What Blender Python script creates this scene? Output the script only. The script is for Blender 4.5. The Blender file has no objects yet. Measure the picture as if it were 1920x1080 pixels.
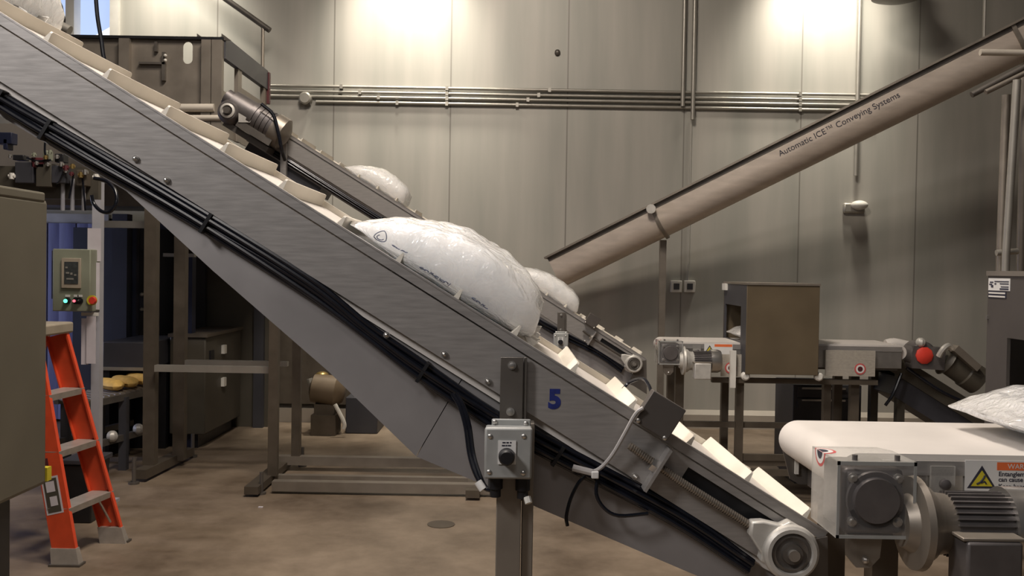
import bpy, bmesh, math, random
from mathutils import Vector, Matrix, noise
random.seed(7)
SC = bpy.context.scene
COL = SC.collection
# ------------------------------------------------------------------ camera
F = 1750.0; EYE = 1.65; PITCH = -35/1750.0; ROLL = 0.016
fw = Vector((0, math.cos(PITCH), math.sin(PITCH)))
r0 = Vector((1, 0, 0)); u0 = r0.cross(fw)
RT = (r0*math.cos(ROLL) + u0*math.sin(ROLL)).normalized()
UP = (u0*math.cos(ROLL) - r0*math.sin(ROLL)).normalized()
cd = bpy.data.cameras.new('camera'); cam = bpy.data.objects.new('camera', cd); COL.objects.link(cam)
m = Matrix((RT, UP, -fw)).transposed().to_4x4(); m.translation = (0, 0, EYE)
cam.matrix_world = m
cd.sensor_width = 36; cd.lens = 36*F/1920; cd.clip_start = .05; cd.clip_end = 200
SC.camera = cam
def P(px, py, Y):
    """world point seen at photo pixel (px,py) at depth Y"""
    d = fw + RT*((px-960)/F) + UP*((540-py)/F)
    d = d*(Y/d.y)
    return Vector((d.x, d.y, d.z+EYE))
# ------------------------------------------------------------------ world / exposure
SC.view_settings.view_transform = 'Standard'; SC.view_settings.look = 'None'
SC.view_settings.exposure = 0.14; SC.view_settings.gamma = 1.0
SC.view_settings.use_curve_mapping = False
w = bpy.data.worlds.new('world'); SC.world = w; w.use_nodes = True
w.node_tree.nodes['Background'].inputs[0].default_value = (.58, .57, .58, 1)
w.node_tree.nodes['Background'].inputs[1].default_value = .07
# ------------------------------------------------------------------ lights
def spot(name, loc, target, power, ang, blend=1.0, size=.15, col=(1, .86, .66)):
    l = bpy.data.lights.new(name, 'SPOT'); l.energy = power; l.spot_size = math.radians(ang); l.spot_blend = blend
    l.shadow_soft_size = size; l.color = col
    o = bpy.data.objects.new(name, l); COL.objects.link(o); o.location = loc
    o.rotation_euler = (Vector(target)-Vector(loc)).to_track_quat('-Z', 'Y').to_euler()
def area(name, loc, target, power, sx, sy, col=(1, .9, .78)):
    l = bpy.data.lights.new(name, 'AREA'); l.shape = 'RECTANGLE'; l.size = sx; l.size_y = sy; l.energy = power; l.color = col
    o = bpy.data.objects.new(name, l); COL.objects.link(o); o.location = loc
    o.rotation_euler = (Vector(target)-Vector(loc)).to_track_quat('-Z', 'Y').to_euler()
WALLY = 9.9
for lx, pw, pn in ((-3.6, 560, 90), (-1.15, 1080, 105), (3.25, 700, 145)):
    spot('wall_light_lamp', (lx, WALLY-.6, 6.4), (lx, WALLY, 3.4), pw, 50, 1.0, .2, (1, .92, .78))
    spot('wall_light_lamp', (lx, WALLY-.9, 5.0), (lx, WALLY, 4.05), pn, 95, 1.0, .15, (1, .93, .80))
area('ceiling_lamp_near', (-.7, 2.9, 6.4), (-.5, 2.6, 0), 150, 1.2, .6, (1, .9, .82))
area('ceiling_lamp_centre', (-.3, 4.3, 6.4), (-.4, 6.4, 1.5), 165, 1.2, .6, (1, .88, .74))
area('ceiling_lamp_right', (1.9, 2.4, 6.4), (1.6, 2.4, 0), 15, 1.0, .6, (1, .9, .84))
spot('ceiling_lamp_behind', (-3.4, -.6, 4.8), (-1.15, 2.1, 1.95), 620, 54, 1.0, .5, (1, .95, .92))  # fill light added behind the camera to brighten the left of the conveyor
area('daylight_doorway', (-7.6, 7.6, 1.7), (-4.6, 9.5, 1.4), 70, 1.2, 1.8, (.62, .68, 1))
area('ceiling_lamp_behind', (-.6, -2.0, 5.6), (-.2, 2.3, 1.4), 30, 1.6, .8, (1, .93, .88))  # soft frontal fill added behind the camera, no real fixture
spot('ceiling_lamp_left', (-1.7, 3.3, 5.6), (-1.0, 2.35, 2.0), 360, 50, .9, .25, (1, .88, .76))
# ------------------------------------------------------------------ materials
MT = {}
def mat(name, c, rough=.5, metal=0.0, var=.12, scale=6.0, bump=0.0, stretch=(1, 1, 1), emit=0, alpha=1, trans=0, coat=0, sss=0, c2=None, bscale=None):
    mt = bpy.data.materials.new(name); mt.use_nodes = True; nt = mt.node_tree; b = nt.nodes['Principled BSDF']
    tc = nt.nodes.new('ShaderNodeTexCoord'); mp = nt.nodes.new('ShaderNodeMapping'); mp.inputs['Scale'].default_value = stretch
    nt.links.new(tc.outputs['Object'], mp.inputs['Vector'])
    nz = nt.nodes.new('ShaderNodeTexNoise'); nz.inputs['Scale'].default_value = scale; nz.inputs['Detail'].default_value = 6
    nt.links.new(mp.outputs['Vector'], nz.inputs['Vector'])
    cr = nt.nodes.new('ShaderNodeValToRGB'); e = cr.color_ramp.elements
    e[0].position = .3; e[1].position = .7
    e[0].color = (*[max(0, x*(1-var)) for x in (c2 or c)], 1); e[1].color = (*[min(1, x*(1+var)) for x in c], 1)
    nt.links.new(nz.outputs['Fac'], cr.inputs['Fac']); nt.links.new(cr.outputs['Color'], b.inputs['Base Color'])
    b.inputs['Metallic'].default_value = metal; b.inputs['Roughness'].default_value = rough
    if var > 0:
        mr = nt.nodes.new('ShaderNodeMapRange'); mr.inputs['To Min'].default_value = max(0, rough*.85); mr.inputs['To Max'].default_value = min(1, rough*1.15)
        nt.links.new(nz.outputs['Fac'], mr.inputs['Value']); nt.links.new(mr.outputs['Result'], b.inputs['Roughness'])
    if bump:
        bp = nt.nodes.new('ShaderNodeBump'); bp.inputs['Strength'].default_value = bump; bp.inputs['Distance'].default_value = .01
        src = nz
        if bscale:
            src = nt.nodes.new('ShaderNodeTexNoise'); src.inputs['Scale'].default_value = bscale; src.inputs['Detail'].default_value = 3
            nt.links.new(mp.outputs['Vector'], src.inputs['Vector'])
        nt.links.new(src.outputs['Fac'], bp.inputs['Height']); nt.links.new(bp.outputs['Normal'], b.inputs['Normal'])
    if emit:
        nt.links.remove(b.inputs['Base Color'].links[0]); b.inputs['Base Color'].default_value = (*[x*.1 for x in c], 1)
        b.inputs['Emission Color'].default_value = (*c, 1); b.inputs['Emission Strength'].default_value = emit
    b.inputs['Alpha'].default_value = alpha; b.inputs['Transmission Weight'].default_value = trans
    b.inputs['Coat Weight'].default_value = coat
    if sss: b.inputs['Subsurface Weight'].default_value = sss; b.inputs['Subsurface Radius'].default_value = (.05, .05, .05)
    MT[name] = mt; return mt
mat('steel', (.42, .40, .385), .42, .6, .10, 14, .02, (1, 4, 10))
mat('steel_pan', (.32, .305, .305), .5, .45, .12, 5, .02)
mat('steel_bright', (.62, .60, .57), .3, .9, .08, 20)
mat('steel_dark', (.16, .145, .13), .45, .6, .15, 8)
mat('steel_brown', (.30, .265, .225), .45, .6, .12, 7)
mat('trough', (.66, .575, .50), .4, .3, .1, 5, .01, (1, 1, 4))
mat('cast_alu', (.58, .56, .52), .48, .35, .12, 25, .08)
mat('motor_grey', (.155, .142, .14), .42, .5, .12, 20, .03)
mat('black', (.012, .012, .014), .4, 0, .2, 20)
mat('cable_black', (.008, .009, .014), .22, 0, .2, 30)
mat('cable_grey', (.42, .40, .39), .5, 0, .1, 30)
mat('belt', (.66, .62, .58), .5, 0, .04, 8, .02)
mat('cleat', (.74, .69, .60), .5, 0, .05, 8)
mat('enclosure', (.34, .345, .335), .45, .1, .06, 30, .05)
mat('white_plate', (.72, .71, .69), .5, 0, .03, 20)
mat('ink_blue', (.01, .02, .16), .6, 0, .3, 60)
mat('ink_dark', (.03, .03, .05), .6, 0, .2, 60)
mat('print_blue', (.16, .18, .26), .5, 0, .3, 90)
mat('olive_box', (.145, .112, .07), .5, .25, .12, 4)
mat('hood_grey', (.10, .088, .08), .5, .3, .12, 5)
mat('cabinet_paint', (.145, .132, .10), .55, .05, .08, 3, .02)
mat('orange', (.66, .075, .022), .5, 0, .1, 14)
mat('orange_bright', (.85, .09, .03), .5, 0, .06, 14)
mat('ladder_step', (.46, .42, .38), .45, .4, .12, 20)
mat('tan_plastic', (.36, .31, .24), .6, 0, .08, 12)
mat('panel_green', (.25, .265, .20), .5, 0, .06, 8)
mat('post_paint', (.42, .42, .46), .5, 0, .06, 8)
mat('paper', (.62, .58, .62), .7, 0, .05, 10)
mat('machine_dark', (.055, .055, .065), .5, .1, .15, 3)
mat('machine_blue', (.05, .055, .075), .5, .1, .2, 2)
mat('column_blue', (.012, .016, .04), .45, 0, .15, 6)
mat('pump_tan', (.17, .125, .08), .5, .1, .1, 10)
mat('stand_brown', (.13, .108, .084), .5, .5, .15, 8)
mat('machine_olive', (.085, .075, .058), .5, .1, .12, 3)
mat('curtain_blue', (.15, .16, .30), .6, 0, .2, 3, .05, (6, 6, .6))
mat('yellow_item', (.85, .55, .16), .6, 0, .12, 20)
mat('yellow', (.62, .52, .03), .55, 0, .1, 30)
mat('label_orange', (.80, .17, .05), .55, 0, .05, 20)
mat('red', (.70, .05, .03), .5, 0, .1, 20)
mat('sign_red', (.55, .10, .10), .5, 0, .1, 30)
mat('brass', (.45, .32, .12), .35, .8, .15, 30)
mat('conduit', (.40, .38, .34), .4, .5, .1, 6)
mat('pipe_cream', (.60, .55, .48), .5, 0, .06, 6)
mat('fixture_white', (.70, .68, .63), .5, 0, .05, 10)
mat('lamp_green', (.1, 1, .5), .5, 0, 0, 1, emit=2.5)
mat('lamp_red', (1, .15, .2), .5, 0, 0, 1, emit=1.5)
mat('screen', (.05, .055, .055), .25, 0, .3, 40)
mat('sky_glow', (.52, .66, 1.0), .5, 0, .1, 3, emit=.9)
mat('sky_white', (.95, .96, 1.0), .5, 0, .0, 3, emit=1.2)
mat('dark_red', (.10, .02, .025), .5, 0, .2, 20)
mat('baseboard', (.36, .32, .27), .5, 0, .1, 3)
mat('ceiling_paint', (.16, .14, .12), .7, 0, .1, 2)
mat('side_paint', (.20, .18, .155), .6, 0, .1, 2)
# clear polycarbonate
def clear(name, tint, alpha, rough=.12):
    mt = bpy.data.materials.new(name); mt.use_nodes = True; nt = mt.node_tree; b = nt.nodes['Principled BSDF']
    b.inputs['Base Color'].default_value = (*tint, 1); b.inputs['Roughness'].default_value = rough
    nz = nt.nodes.new('ShaderNodeTexNoise'); nz.inputs['Scale'].default_value = 14
    mr = nt.nodes.new('ShaderNodeMapRange'); mr.inputs['To Min'].default_value = alpha*.7; mr.inputs['To Max'].default_value = alpha*1.3
    nt.links.new(nz.outputs['Fac'], mr.inputs['Value']); nt.links.new(mr.outputs['Result'], b.inputs['Alpha'])
    MT[name] = mt
clear('clear_guard', (.60, .58, .54), .34)
clear('clear_front', (.5, .5, .5), .08, .08)
clear('cloudy_guard', (.50, .46, .40), .72, .3)
# ice filled plastic film
def ice_mat():
    mt = bpy.data.materials.new('ice_film'); mt.use_nodes = True; nt = mt.node_tree; b = nt.nodes['Principled BSDF']
    tc = nt.nodes.new('ShaderNodeTexCoord')
    v = nt.nodes.new('ShaderNodeTexVoronoi'); v.inputs['Scale'].default_value = 38
    nt.links.new(tc.outputs['Object'], v.inputs['Vector'])
    n1 = nt.nodes.new('ShaderNodeTexNoise'); n1.inputs['Scale'].default_value = 9; n1.inputs['Detail'].default_value = 5
    nt.links.new(tc.outputs['Object'], n1.inputs['Vector'])
    cr = nt.nodes.new('ShaderNodeValToRGB'); e = cr.color_ramp.elements
    e[0].color = (.76, .77, .78, 1); e[1].color = (.98, .975, .965, 1); e[0].position = .32; e[1].position = .56
    nt.links.new(n1.outputs['Fac'], cr.inputs['Fac']); nt.links.new(cr.outputs['Color'], b.inputs['Base Color'])
    w = nt.nodes.new('ShaderNodeTexNoise'); w.inputs['Scale'].default_value = 13; w.inputs['Detail'].default_value = 3; w.inputs['Distortion'].default_value = 3.0
    nt.links.new(tc.outputs['Object'], w.inputs['Vector'])
    ad = nt.nodes.new('ShaderNodeMath'); ad.operation = 'MULTIPLY_ADD'; ad.inputs[1].default_value = .25
    nt.links.new(v.outputs['Distance'], ad.inputs[0]); nt.links.new(w.outputs['Fac'], ad.inputs[2])
    bp = nt.nodes.new('ShaderNodeBump'); bp.inputs['Strength'].default_value = .75; bp.inputs['Distance'].default_value = .013
    nt.links.new(ad.outputs[0], bp.inputs['Height']); nt.links.new(bp.outputs['Normal'], b.inputs['Normal']); nt.links.new(bp.outputs['Normal'], b.inputs['Coat Normal'])
    b.inputs['Roughness'].default_value = .25; b.inputs['Subsurface Weight'].default_value = 1.0
    b.inputs['Subsurface Radius'].default_value = (.9, .95, 1.0); b.inputs['Subsurface Scale'].default_value = .3
    b.inputs['Coat Weight'].default_value = .9; b.inputs['Coat Roughness'].default_value = .07
    MT['ice_film'] = mt
ice_mat()
def wall_mat():
    mt = bpy.data.materials.new('wall_panel'); mt.use_nodes = True; nt = mt.node_tree; b = nt.nodes['Principled BSDF']
    tc = nt.nodes.new('ShaderNodeTexCoord'); sp = nt.nodes.new('ShaderNodeSeparateXYZ'); nt.links.new(tc.outputs['Object'], sp.inputs[0])
    # panel joints every 1.31 m
    a = nt.nodes.new('ShaderNodeMath'); a.operation = 'ADD'; a.inputs[1].default_value = 20*1.235+.68+.007
    nt.links.new(sp.outputs['X'], a.inputs[0])
    md = nt.nodes.new('ShaderNodeMath'); md.operation = 'MODULO'; md.inputs[1].default_value = 1.235; nt.links.new(a.outputs[0], md.inputs[0])
    lt = nt.nodes.new('ShaderNodeMath'); lt.operation = 'LESS_THAN'; lt.inputs[1].default_value = .014; nt.links.new(md.outputs[0], lt.inputs[0])
    mp = nt.nodes.new('ShaderNodeMapping'); mp.inputs['Scale'].default_value = (3.2, 1, .35); nt.links.new(tc.outputs['Object'], mp.inputs['Vector'])
    nz = nt.nodes.new('ShaderNodeTexNoise'); nz.inputs['Scale'].default_value = 1.0; nz.inputs['Detail'].default_value = 4; nt.links.new(mp.outputs['Vector'], nz.inputs['Vector'])
    cr = nt.nodes.new('ShaderNodeValToRGB'); e = cr.color_ramp.elements; e[0].position = .3; e[1].position = .7
    e[0].color = (.36, .355, .32, 1); e[1].color = (.50, .475, .43, 1); nt.links.new(nz.outputs['Fac'], cr.inputs['Fac'])
    mx = nt.nodes.new('ShaderNodeMix'); mx.data_type = 'RGBA'; mx.inputs['B'].default_value = (.25, .235, .21, 1)
    nt.links.new(lt.outputs[0], mx.inputs['Factor']); nt.links.new(cr.outputs['Color'], mx.inputs['A'])
    nt.links.new(mx.outputs['Result'], b.inputs['Base Color']); b.inputs['Roughness'].default_value = .42; b.inputs['Metallic'].default_value = .15
    MT['wall_panel'] = mt
wall_mat()
def floor_mat():
    mt = bpy.data.materials.new('concrete'); mt.use_nodes = True; nt = mt.node_tree; b = nt.nodes['Principled BSDF']
    tc = nt.nodes.new('ShaderNodeTexCoord')
    n1 = nt.nodes.new('ShaderNodeTexNoise'); n1.inputs['Scale'].default_value = 1.3; n1.inputs['Detail'].default_value = 9; n1.inputs['Roughness'].default_value = .65
    nt.links.new(tc.outputs['Object'], n1.inputs['Vector'])
    cr = nt.nodes.new('ShaderNodeValToRGB'); e = cr.color_ramp.elements; e[0].position = .32; e[1].position = .66
    e[0].color = (.095, .066, .042, 1); e[1].color = (.33, .258, .19, 1)
    nt.links.new(n1.outputs['Fac'], cr.inputs['Fac']); nt.links.new(cr.outputs['Color'], b.inputs['Base Color'])
    mr = nt.nodes.new('ShaderNodeMapRange'); mr.inputs['To Min'].default_value = .3; mr.inputs['To Max'].default_value = .6
    nt.links.new(n1.outputs['Fac'], mr.inputs['Value']); nt.links.new(mr.outputs['Result'], b.inputs['Roughness'])
    MT['concrete'] = mt
floor_mat()
# ------------------------------------------------------------------ mesh builder
ORG = {}
class MB:
    def __init__(s, M=None): s.bm = bmesh.new(); s.M = M or Matrix.Identity(4)
    def v(s, p): return s.bm.verts.new(s.M @ Vector(p))
    def poly(s, pts): return s.bm.faces.new([s.v(p) for p in pts])
    def loft(s, loops, closed=True, cap=True):
        L = [[s.v(p) for p in lp] for lp in loops]; n = len(L[0])
        for a, b in zip(L, L[1:]):
            for i in range(n if closed else n-1):
                j = (i+1) % n; s.bm.faces.new((a[i], a[j], b[j], b[i]))
        if cap: s.bm.faces.new(L[0]); s.bm.faces.new(L[-1])
        return s
    def prism(s, pts, y0, y1):            # outline in x,z swept along y
        return s.loft([[(x, y0, z) for x, z in pts], [(x, y1, z) for x, z in pts]])
    def prism_x(s, pts, x0, x1): return s.loft([[(x0, y, z) for y, z in pts], [(x1, y, z) for y, z in pts]])
    def prism_z(s, pts, z0, z1): return s.loft([[(x, y, z0) for x, y in pts], [(x, y, z1) for x, y in pts]])
    def box(s, x0, x1, y0, y1, z0, z1): return s.prism([(x0, z0), (x1, z0), (x1, z1), (x0, z1)], y0, y1)
    def ring(s, out, inn, y0, y1):        # plate with a hole, outline in x,z
        A = [[s.v((x, y, z)) for x, z in lp] for lp, y in ((out, y0), (inn, y0), (inn, y1), (out, y1))]; n = len(out)
        for k in range(4):
            a, b = A[k], A[(k+1) % 4]
            for i in range(n):
                j = (i+1) % n; s.bm.faces.new((a[i], a[j], b[j], b[i]))
        return s
    def frame(s, p0, p1):
        d = (Vector(p1)-Vector(p0)).normalized(); a = Vector((0, 0, 1)) if abs(d.z) < .9 else Vector((1, 0, 0))
        u = d.cross(a).normalized(); return d, u, d.cross(u)
    def cyl(s, p0, p1, r, r2=None, n=20):
        d, u, w = s.frame(p0, p1); r2 = r if r2 is None else r2; p0, p1 = Vector(p0), Vector(p1)
        cs = [(math.cos(2*math.pi*i/n), math.sin(2*math.pi*i/n)) for i in range(n)]
        return s.loft([[p0+(u*c+w*q)*r for c, q in cs], [p1+(u*c+w*q)*r2 for c, q in cs]])
    def lathe(s, p0, p1, prof, n=28):     # prof: (distance along axis, radius)
        d, u, w = s.frame(p0, p1); p0 = Vector(p0)
        cs = [(math.cos(2*math.pi*i/n), math.sin(2*math.pi*i/n)) for i in range(n)]
        return s.loft([[p0+d*h+(u*c+w*q)*max(r, 1e-4) for c, q in cs] for h, r in prof])
    def bar(s, p0, p1, wd, ht):           # rectangular bar
        d, u, w = s.frame(p0, p1); p0, p1 = Vector(p0), Vector(p1)
        return s.loft([[p+u*wd/2*a+w*ht/2*b for a, b in ((-1, -1), (1, -1), (1, 1), (-1, 1))] for p in (p0, p1)])
    def tube(s, pts, r, n=8, smooth=3):
        pts = [Vector(p) for p in pts]
        if smooth and len(pts) > 2:
            q = []; e = [pts[0]*2-pts[1]]+pts+[pts[-1]*2-pts[-2]]
            for i in range(1, len(e)-2):
                for k in range(smooth):
                    t = k/smooth; a, b, c, d = e[i-1], e[i], e[i+1], e[i+2]
                    q.append(.5*((2*b)+(c-a)*t+(2*a-5*b+4*c-d)*t*t+(3*b-a-3*c+d)*t**3))
            pts = q+[pts[-1]]
        loops = []; u = None
        for i, p in enumerate(pts):
            t = (pts[min(i+1, len(pts)-1)]-pts[max(i-1, 0)]).normalized()
            if u is None: u = t.orthogonal().normalized()
            u = (u-t*u.dot(t)).normalized(); w = t.cross(u)
            loops.append([p+(u*math.cos(2*math.pi*k/n)+w*math.sin(2*math.pi*k/n))*r for k in range(n)])
        return s.loft(loops)
    def ball(s, c, r, sc=(1, 1, 1), n=12):
        c = Vector(c); loops = []
        for i in range(1, n):
            a = math.pi*i/n
            loops.append([c+Vector((r*math.sin(a)*math.cos(2*math.pi*k/n)*sc[0], r*math.sin(a)*math.sin(2*math.pi*k/n)*sc[1], -r*math.cos(a)*sc[2])) for k in range(n)])
        return s.loft(loops)
    def build(s, name, mt, parent=None, bevel=0, flat=False, origin=None):
        bmesh.ops.recalc_face_normals(s.bm, faces=s.bm.faces[:])
        if parent is not None: o0 = ORG[parent.name]
        elif origin is not None: o0 = Vector(origin)
        else:
            xs = [v.co for v in s.bm.verts]
            o0 = Vector(((min(c.x for c in xs)+max(c.x for c in xs))/2, (min(c.y for c in xs)+max(c.y for c in xs))/2, min(c.z for c in xs)))
        bmesh.ops.translate(s.bm, vec=-o0, verts=s.bm.verts[:])
        for f in s.bm.faces: f.smooth = not flat
        me = bpy.data.meshes.new(name); s.bm.to_mesh(me); s.bm.free()
        me.set_sharp_from_angle(angle=math.radians(38))
        me.materials.append(MT[mt]); o = bpy.data.objects.new(name, me); COL.objects.link(o)
        if parent is not None: o.parent = parent
        else: o.location = o0
        ORG[o.name] = o0
        if bevel:
            b = o.modifiers.new('bevel', 'BEVEL'); b.width = bevel; b.segments = 2; b.limit_method = 'ANGLE'; b.angle_limit = math.radians(40)
        return o
def thing(name, label, cat, loc, group=None):
    o = bpy.data.objects.new(name, None); COL.objects.link(o); o.location = loc; o.empty_display_size = .05
    ORG[o.name] = Vector(loc); return tag(o, label, cat, group)
def tag(o, label, cat, group=None):
    o['label'] = label; o['category'] = cat
    if group: o['group'] = group
    return o
def struct(o): o['kind'] = 'structure'; return o
def text(string, size, M, mt, parent, name='lettering', ext=.0006, align='CENTER', bold=0):
    c = bpy.data.curves.new('t', 'FONT'); c.body = string; c.size = size; c.extrude = ext; c.align_x = align; c.align_y = 'CENTER'; c.offset = bold
    t = bpy.data.objects.new('t', c); COL.objects.link(t)
    bpy.context.view_layer.update()
    me = bpy.data.meshes.new_from_object(t.evaluated_get(bpy.context.evaluated_depsgraph_get()))
    bpy.data.objects.remove(t); me.name = name
    me.transform(Matrix.Translation(-ORG[parent.name]) @ M); me.materials.clear(); me.materials.append(MT[mt])
    o = bpy.data.objects.new(name, me); COL.objects.link(o); o.parent = parent; ORG[o.name] = ORG[parent.name]; return o
FACE = Matrix(((1, 0, 0, 0), (0, 0, -1, 0), (0, 1, 0, 0), (0, 0, 0, 1)))   # text plane -> faces the viewer (-y)
def face_at(p, rot=0.0): return Matrix.Translation(p) @ Matrix.Rotation(rot, 4, 'Y') @ FACE
# ================================================================== SETTING
struct(MB().box(-9, 8.5, -4, WALLY, -.1, 0).build('floor', 'concrete'))
# back wall, with an opening for the high window on the left
wx0, wx1 = P(45, 0, WALLY).x, P(215, 0, WALLY).x; wz0 = P(165, 78, WALLY).z; wz1 = 5.9
b = MB(); b.box(-9, wx0, WALLY, WALLY+.2, 0, 7); b.box(wx1, 8.5, WALLY, WALLY+.2, 0, 7); b.box(wx0, wx1, WALLY, WALLY+.2, 0, wz0); b.box(wx0, wx1, WALLY, WALLY+.2, wz1, 7)
struct(b.build('wall_back', 'wall_panel', origin=(0, WALLY, 0)))
struct(MB().box(-9.2, -9, -4, WALLY+.2, 0, 7).build('wall_left', 'side_paint'))
struct(MB().box(8.5, 8.7, -4, WALLY+.2, 0, 7).build('wall_right', 'side_paint'))
struct(MB().box(-9.2, 8.7, -4, WALLY+.2, 7, 7.1).build('ceiling', 'ceiling_paint'))
b = MB(); b.box(-9, 8.5, WALLY-.07, WALLY, 0, .145); b.prism_x([(WALLY-.07, .145), (WALLY, .145), (WALLY, .19)], -9, 8.5)
struct(b.build('baseboard_back', 'baseboard'))
wd = struct(thing('window_1', '', '', ((wx0+wx1)/2, WALLY, wz0))); del wd['label'], wd['category']
b = MB(); 
for x in (wx0-.03, P(127, 0, WALLY).x, wx1-.03): b.box(x, x+.09, WALLY-.05, WALLY+.1, wz0, wz1)
b.box(wx0, wx1, WALLY-.05, WALLY+.1, wz0-.04, wz0+.02)
b.box(wx0, wx1, WALLY+.02, WALLY+.06, P(0, 44, WALLY).z-.15, P(0, 44, WALLY).z-.11)
b.build('window_frame', 'fixture_white', wd)
MB().box(wx0, wx1, WALLY+.12, WALLY+.13, wz0, wz1).build('window_pane', 'sky_glow', wd)
MB().prism([(wx1-.36, wz0+.03), (wx1-.03, wz0+.03), (wx1-.03, wz0+.19), (wx1-.08, wz0+.19)], WALLY+.105, WALLY+.115).build('roof_beyond', 'sky_white', wd)
# ================================================================== INCLINED CONVEYORS
p0, p1 = P(0, 23, 2.1), P(640, 425, 2.1)
ANG = math.atan2(p0.z-p1.z, p1.x-p0.x); ca, sa = math.cos(ANG), math.sin(ANG)
def inc_matrix(org): return Matrix(((ca, 0, sa, org.x), (0, 1, 0, org.y), (-sa, 0, ca, org.z), (0, 0, 0, 1)))
MN = inc_matrix(Vector((p1.x, 0, p1.z))); MNI = MN.inverted()
def ST(px, py, Y=2.1):
    q = MNI @ P(px, py, Y); return (q.x, q.z)
S1 = ST(1550, 1000)[0]; S0 = S1-3.2
pf = P(1213, 673, 6.55); MF = inc_matrix(pf)
MF = MF @ Matrix.Translation((-S1, -2.1, 0))
CL0 = ST(96, 60, 2.125)[0]
def inclined(M, root, near):
    OFF = (M.translation-MN.translation) - (Vector((0, 0, 0)))
    sb = ST(1477, 1030, 2.07); tb = sb[1]; sb = sb[0]
    def W(px, py, Y, k=0.0):
        q = MNI @ P(px, py, Y); q.x += k; return M @ q
    # side panel with take-up slot
    sA = ST(1262, 815)[0]; ss0 = ST(1288, 880)[0]; ss1 = ST(1452, 985)[0]
    b = MB(M); b.prism([(S0, -.0265), (sA, -.0265), (sA, -.131), (S0, -.131)], 2.1, 2.105)
    e = .131*math.tan(ANG)
    b.ring([(sA, -.131), (S1+e, -.131), (S1, -.0265), (sA, -.0265)], [(ss0, -.076), (ss1, -.076), (ss1, -.043), (ss0, -.043)], 2.1, 2.105)
    b.build('side_panel', 'steel', root)
    b = MB(M); b.prism([(S0, -.004), (S1, -.004), (S1+e, -.131), (S0, -.131)], 2.588, 2.593); b.build('side_panel', 'steel', root)
    b = MB(M); b.box(S0, S1-.002, 2.094, 2.099, -.0225, 0); b.box(S0, S1-.002, 2.092, 2.114, -.003, .001); b.build('top_rail', 'steel', root)
    MB(M).box(ss0-.03, ss1+.02, 2.112, 2.116, -.13, -.03).build('inner_plate', 'black', root)  # black plate paints the shade inside the slot
    # end plate
    MB(M).prism([(S1-.045, -.05), (S1-.001, -.008), (S1+e, -.131), (S1+e+.05, -.21), (S1-.02, -.21)], 2.084, 2.0995).build('end_plate', 'steel_dark', root)
    # pan below
    pb = [ST(*q, 2.13) for q in ((-1400, -640), (0, 217), (237, 358), (400, 508), (617, 697), (780, 855))]
    pb[0] = (S0, pb[1][1])
    seam = ST(850, 735, 2.13)
    b = MB(M); b.prism([(S0, -.122), (seam[0], -.122), seam]+pb[::-1], 2.128, 2.58); b.build('pan', 'steel_pan', root)
    pc = [ST(*q, 2.13) for q in ((781, 856), (1000, 948), (1280, 1068), (1480, 1152))]
    b = MB(M); b.prism([(seam[0]+.002, -.122), (S1-.05, -.122)]+pc[::-1]+[(seam[0]+.002, seam[1])], 2.129, 2.58); b.build('pan', 'steel_pan', root)
    # belt loop and cleats
    rr = -.008-tb; n = 14; lp = []
    for i in range(n+1):
        a = math.pi/2-math.pi*i/n; lp.append((sb+rr*math.cos(a), tb+rr*math.sin(a)))
    for i in range(n+1):
        a = -math.pi/2-math.pi*i/n; lp.append((S0+.08+rr*math.cos(a), tb+rr*math.sin(a)))
    bl = MB(M).prism(lp, 2.118, 2.582).build('belt', 'belt', root)
    k = -30
    for k in range(-20, 20):
        s = CL0+k*.1568
        if s < S0+.12 or s > sb+.02: continue
        b = MB(M)
        z1 = .024
        b.loft([[(s-.010, y, -.009), (s+.007, y, -.009), (s+.003, y, zt), (s-.002, y, zt)] for y, zt in ((2.124, z1-.004), (2.128, z1), (2.566, z1), (2.572, z1-.004))])
        b.build('cleat', 'cleat', root)
    MB(M).box(S0+.1, sb, 2.576, 2.586, -.01, .008).build('side_guard', 'cleat', root)
    # take-up bearing
    pts = [ST(*q, 2.06) for q in ((1408, 977), (1430, 976), (1464, 984), (1480, 976), (1527, 1004), (1526, 1045), (1510, 1066), (1480, 1083), (1423, 1050), (1427, 1038), (1405, 1003))]
    bh = MB(M).prism(pts, 2.05, 2.085).build('bearing_housing', 'cast_alu', root, bevel=.004)
    b = MB(M); b.lathe((sb, 2.05, tb), (sb, 1.9, tb), [(0, .062), (.012, .060), (.017, .054), (.017, .046), (.006, .043)], 36); b.build('bearing_ring', 'cast_alu', bh)
    b = MB(M); b.lathe((sb, 2.05, tb), (sb, 1.9, tb), [(.0, .044), (.010, .043), (.012, .036), (.008, .030), (.008, .024), (.02, .022), (.02, .012), (.026, .011)], 32); b.build('shaft_collar', 'steel_dark', bh)
    MB(M).cyl((sb, 2.05, tb), (sb, 2.018, tb), .0125, n=16).build('shaft', 'steel_bright', bh)
    r0_ = ST(1180, 836, 2.075)
    b = MB(M); b.tube([(r0_[0], 2.078, r0_[1]), (ss0, 2.078, tb), (sb-.06, 2.078, tb)], .0075, 10, 0); 
    for q in range(60):
        s = r0_[0]+.004+q*.0055
        if s < sb-.07: b.cyl((s, 2.078, r0_[1]+(tb-r0_[1])*min(1, max(0, (s-r0_[0])/(ss0-r0_[0])))), (s+.0025, 2.078, r0_[1]+(tb-r0_[1])*min(1, max(0, (s-r0_[0])/(ss0-r0_[0])))), .0095, n=10)
    b.build('threaded_rod', 'steel_dark' if not near else 'steel_brown', root)
    nt_ = ST(1233, 866, 2.07)
    MB(M).cyl((nt_[0]-.009, 2.078, tb), (nt_[0]+.007, 2.078, tb), .016, n=6).build('adjuster_nut', 'steel_bright', root)
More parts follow.
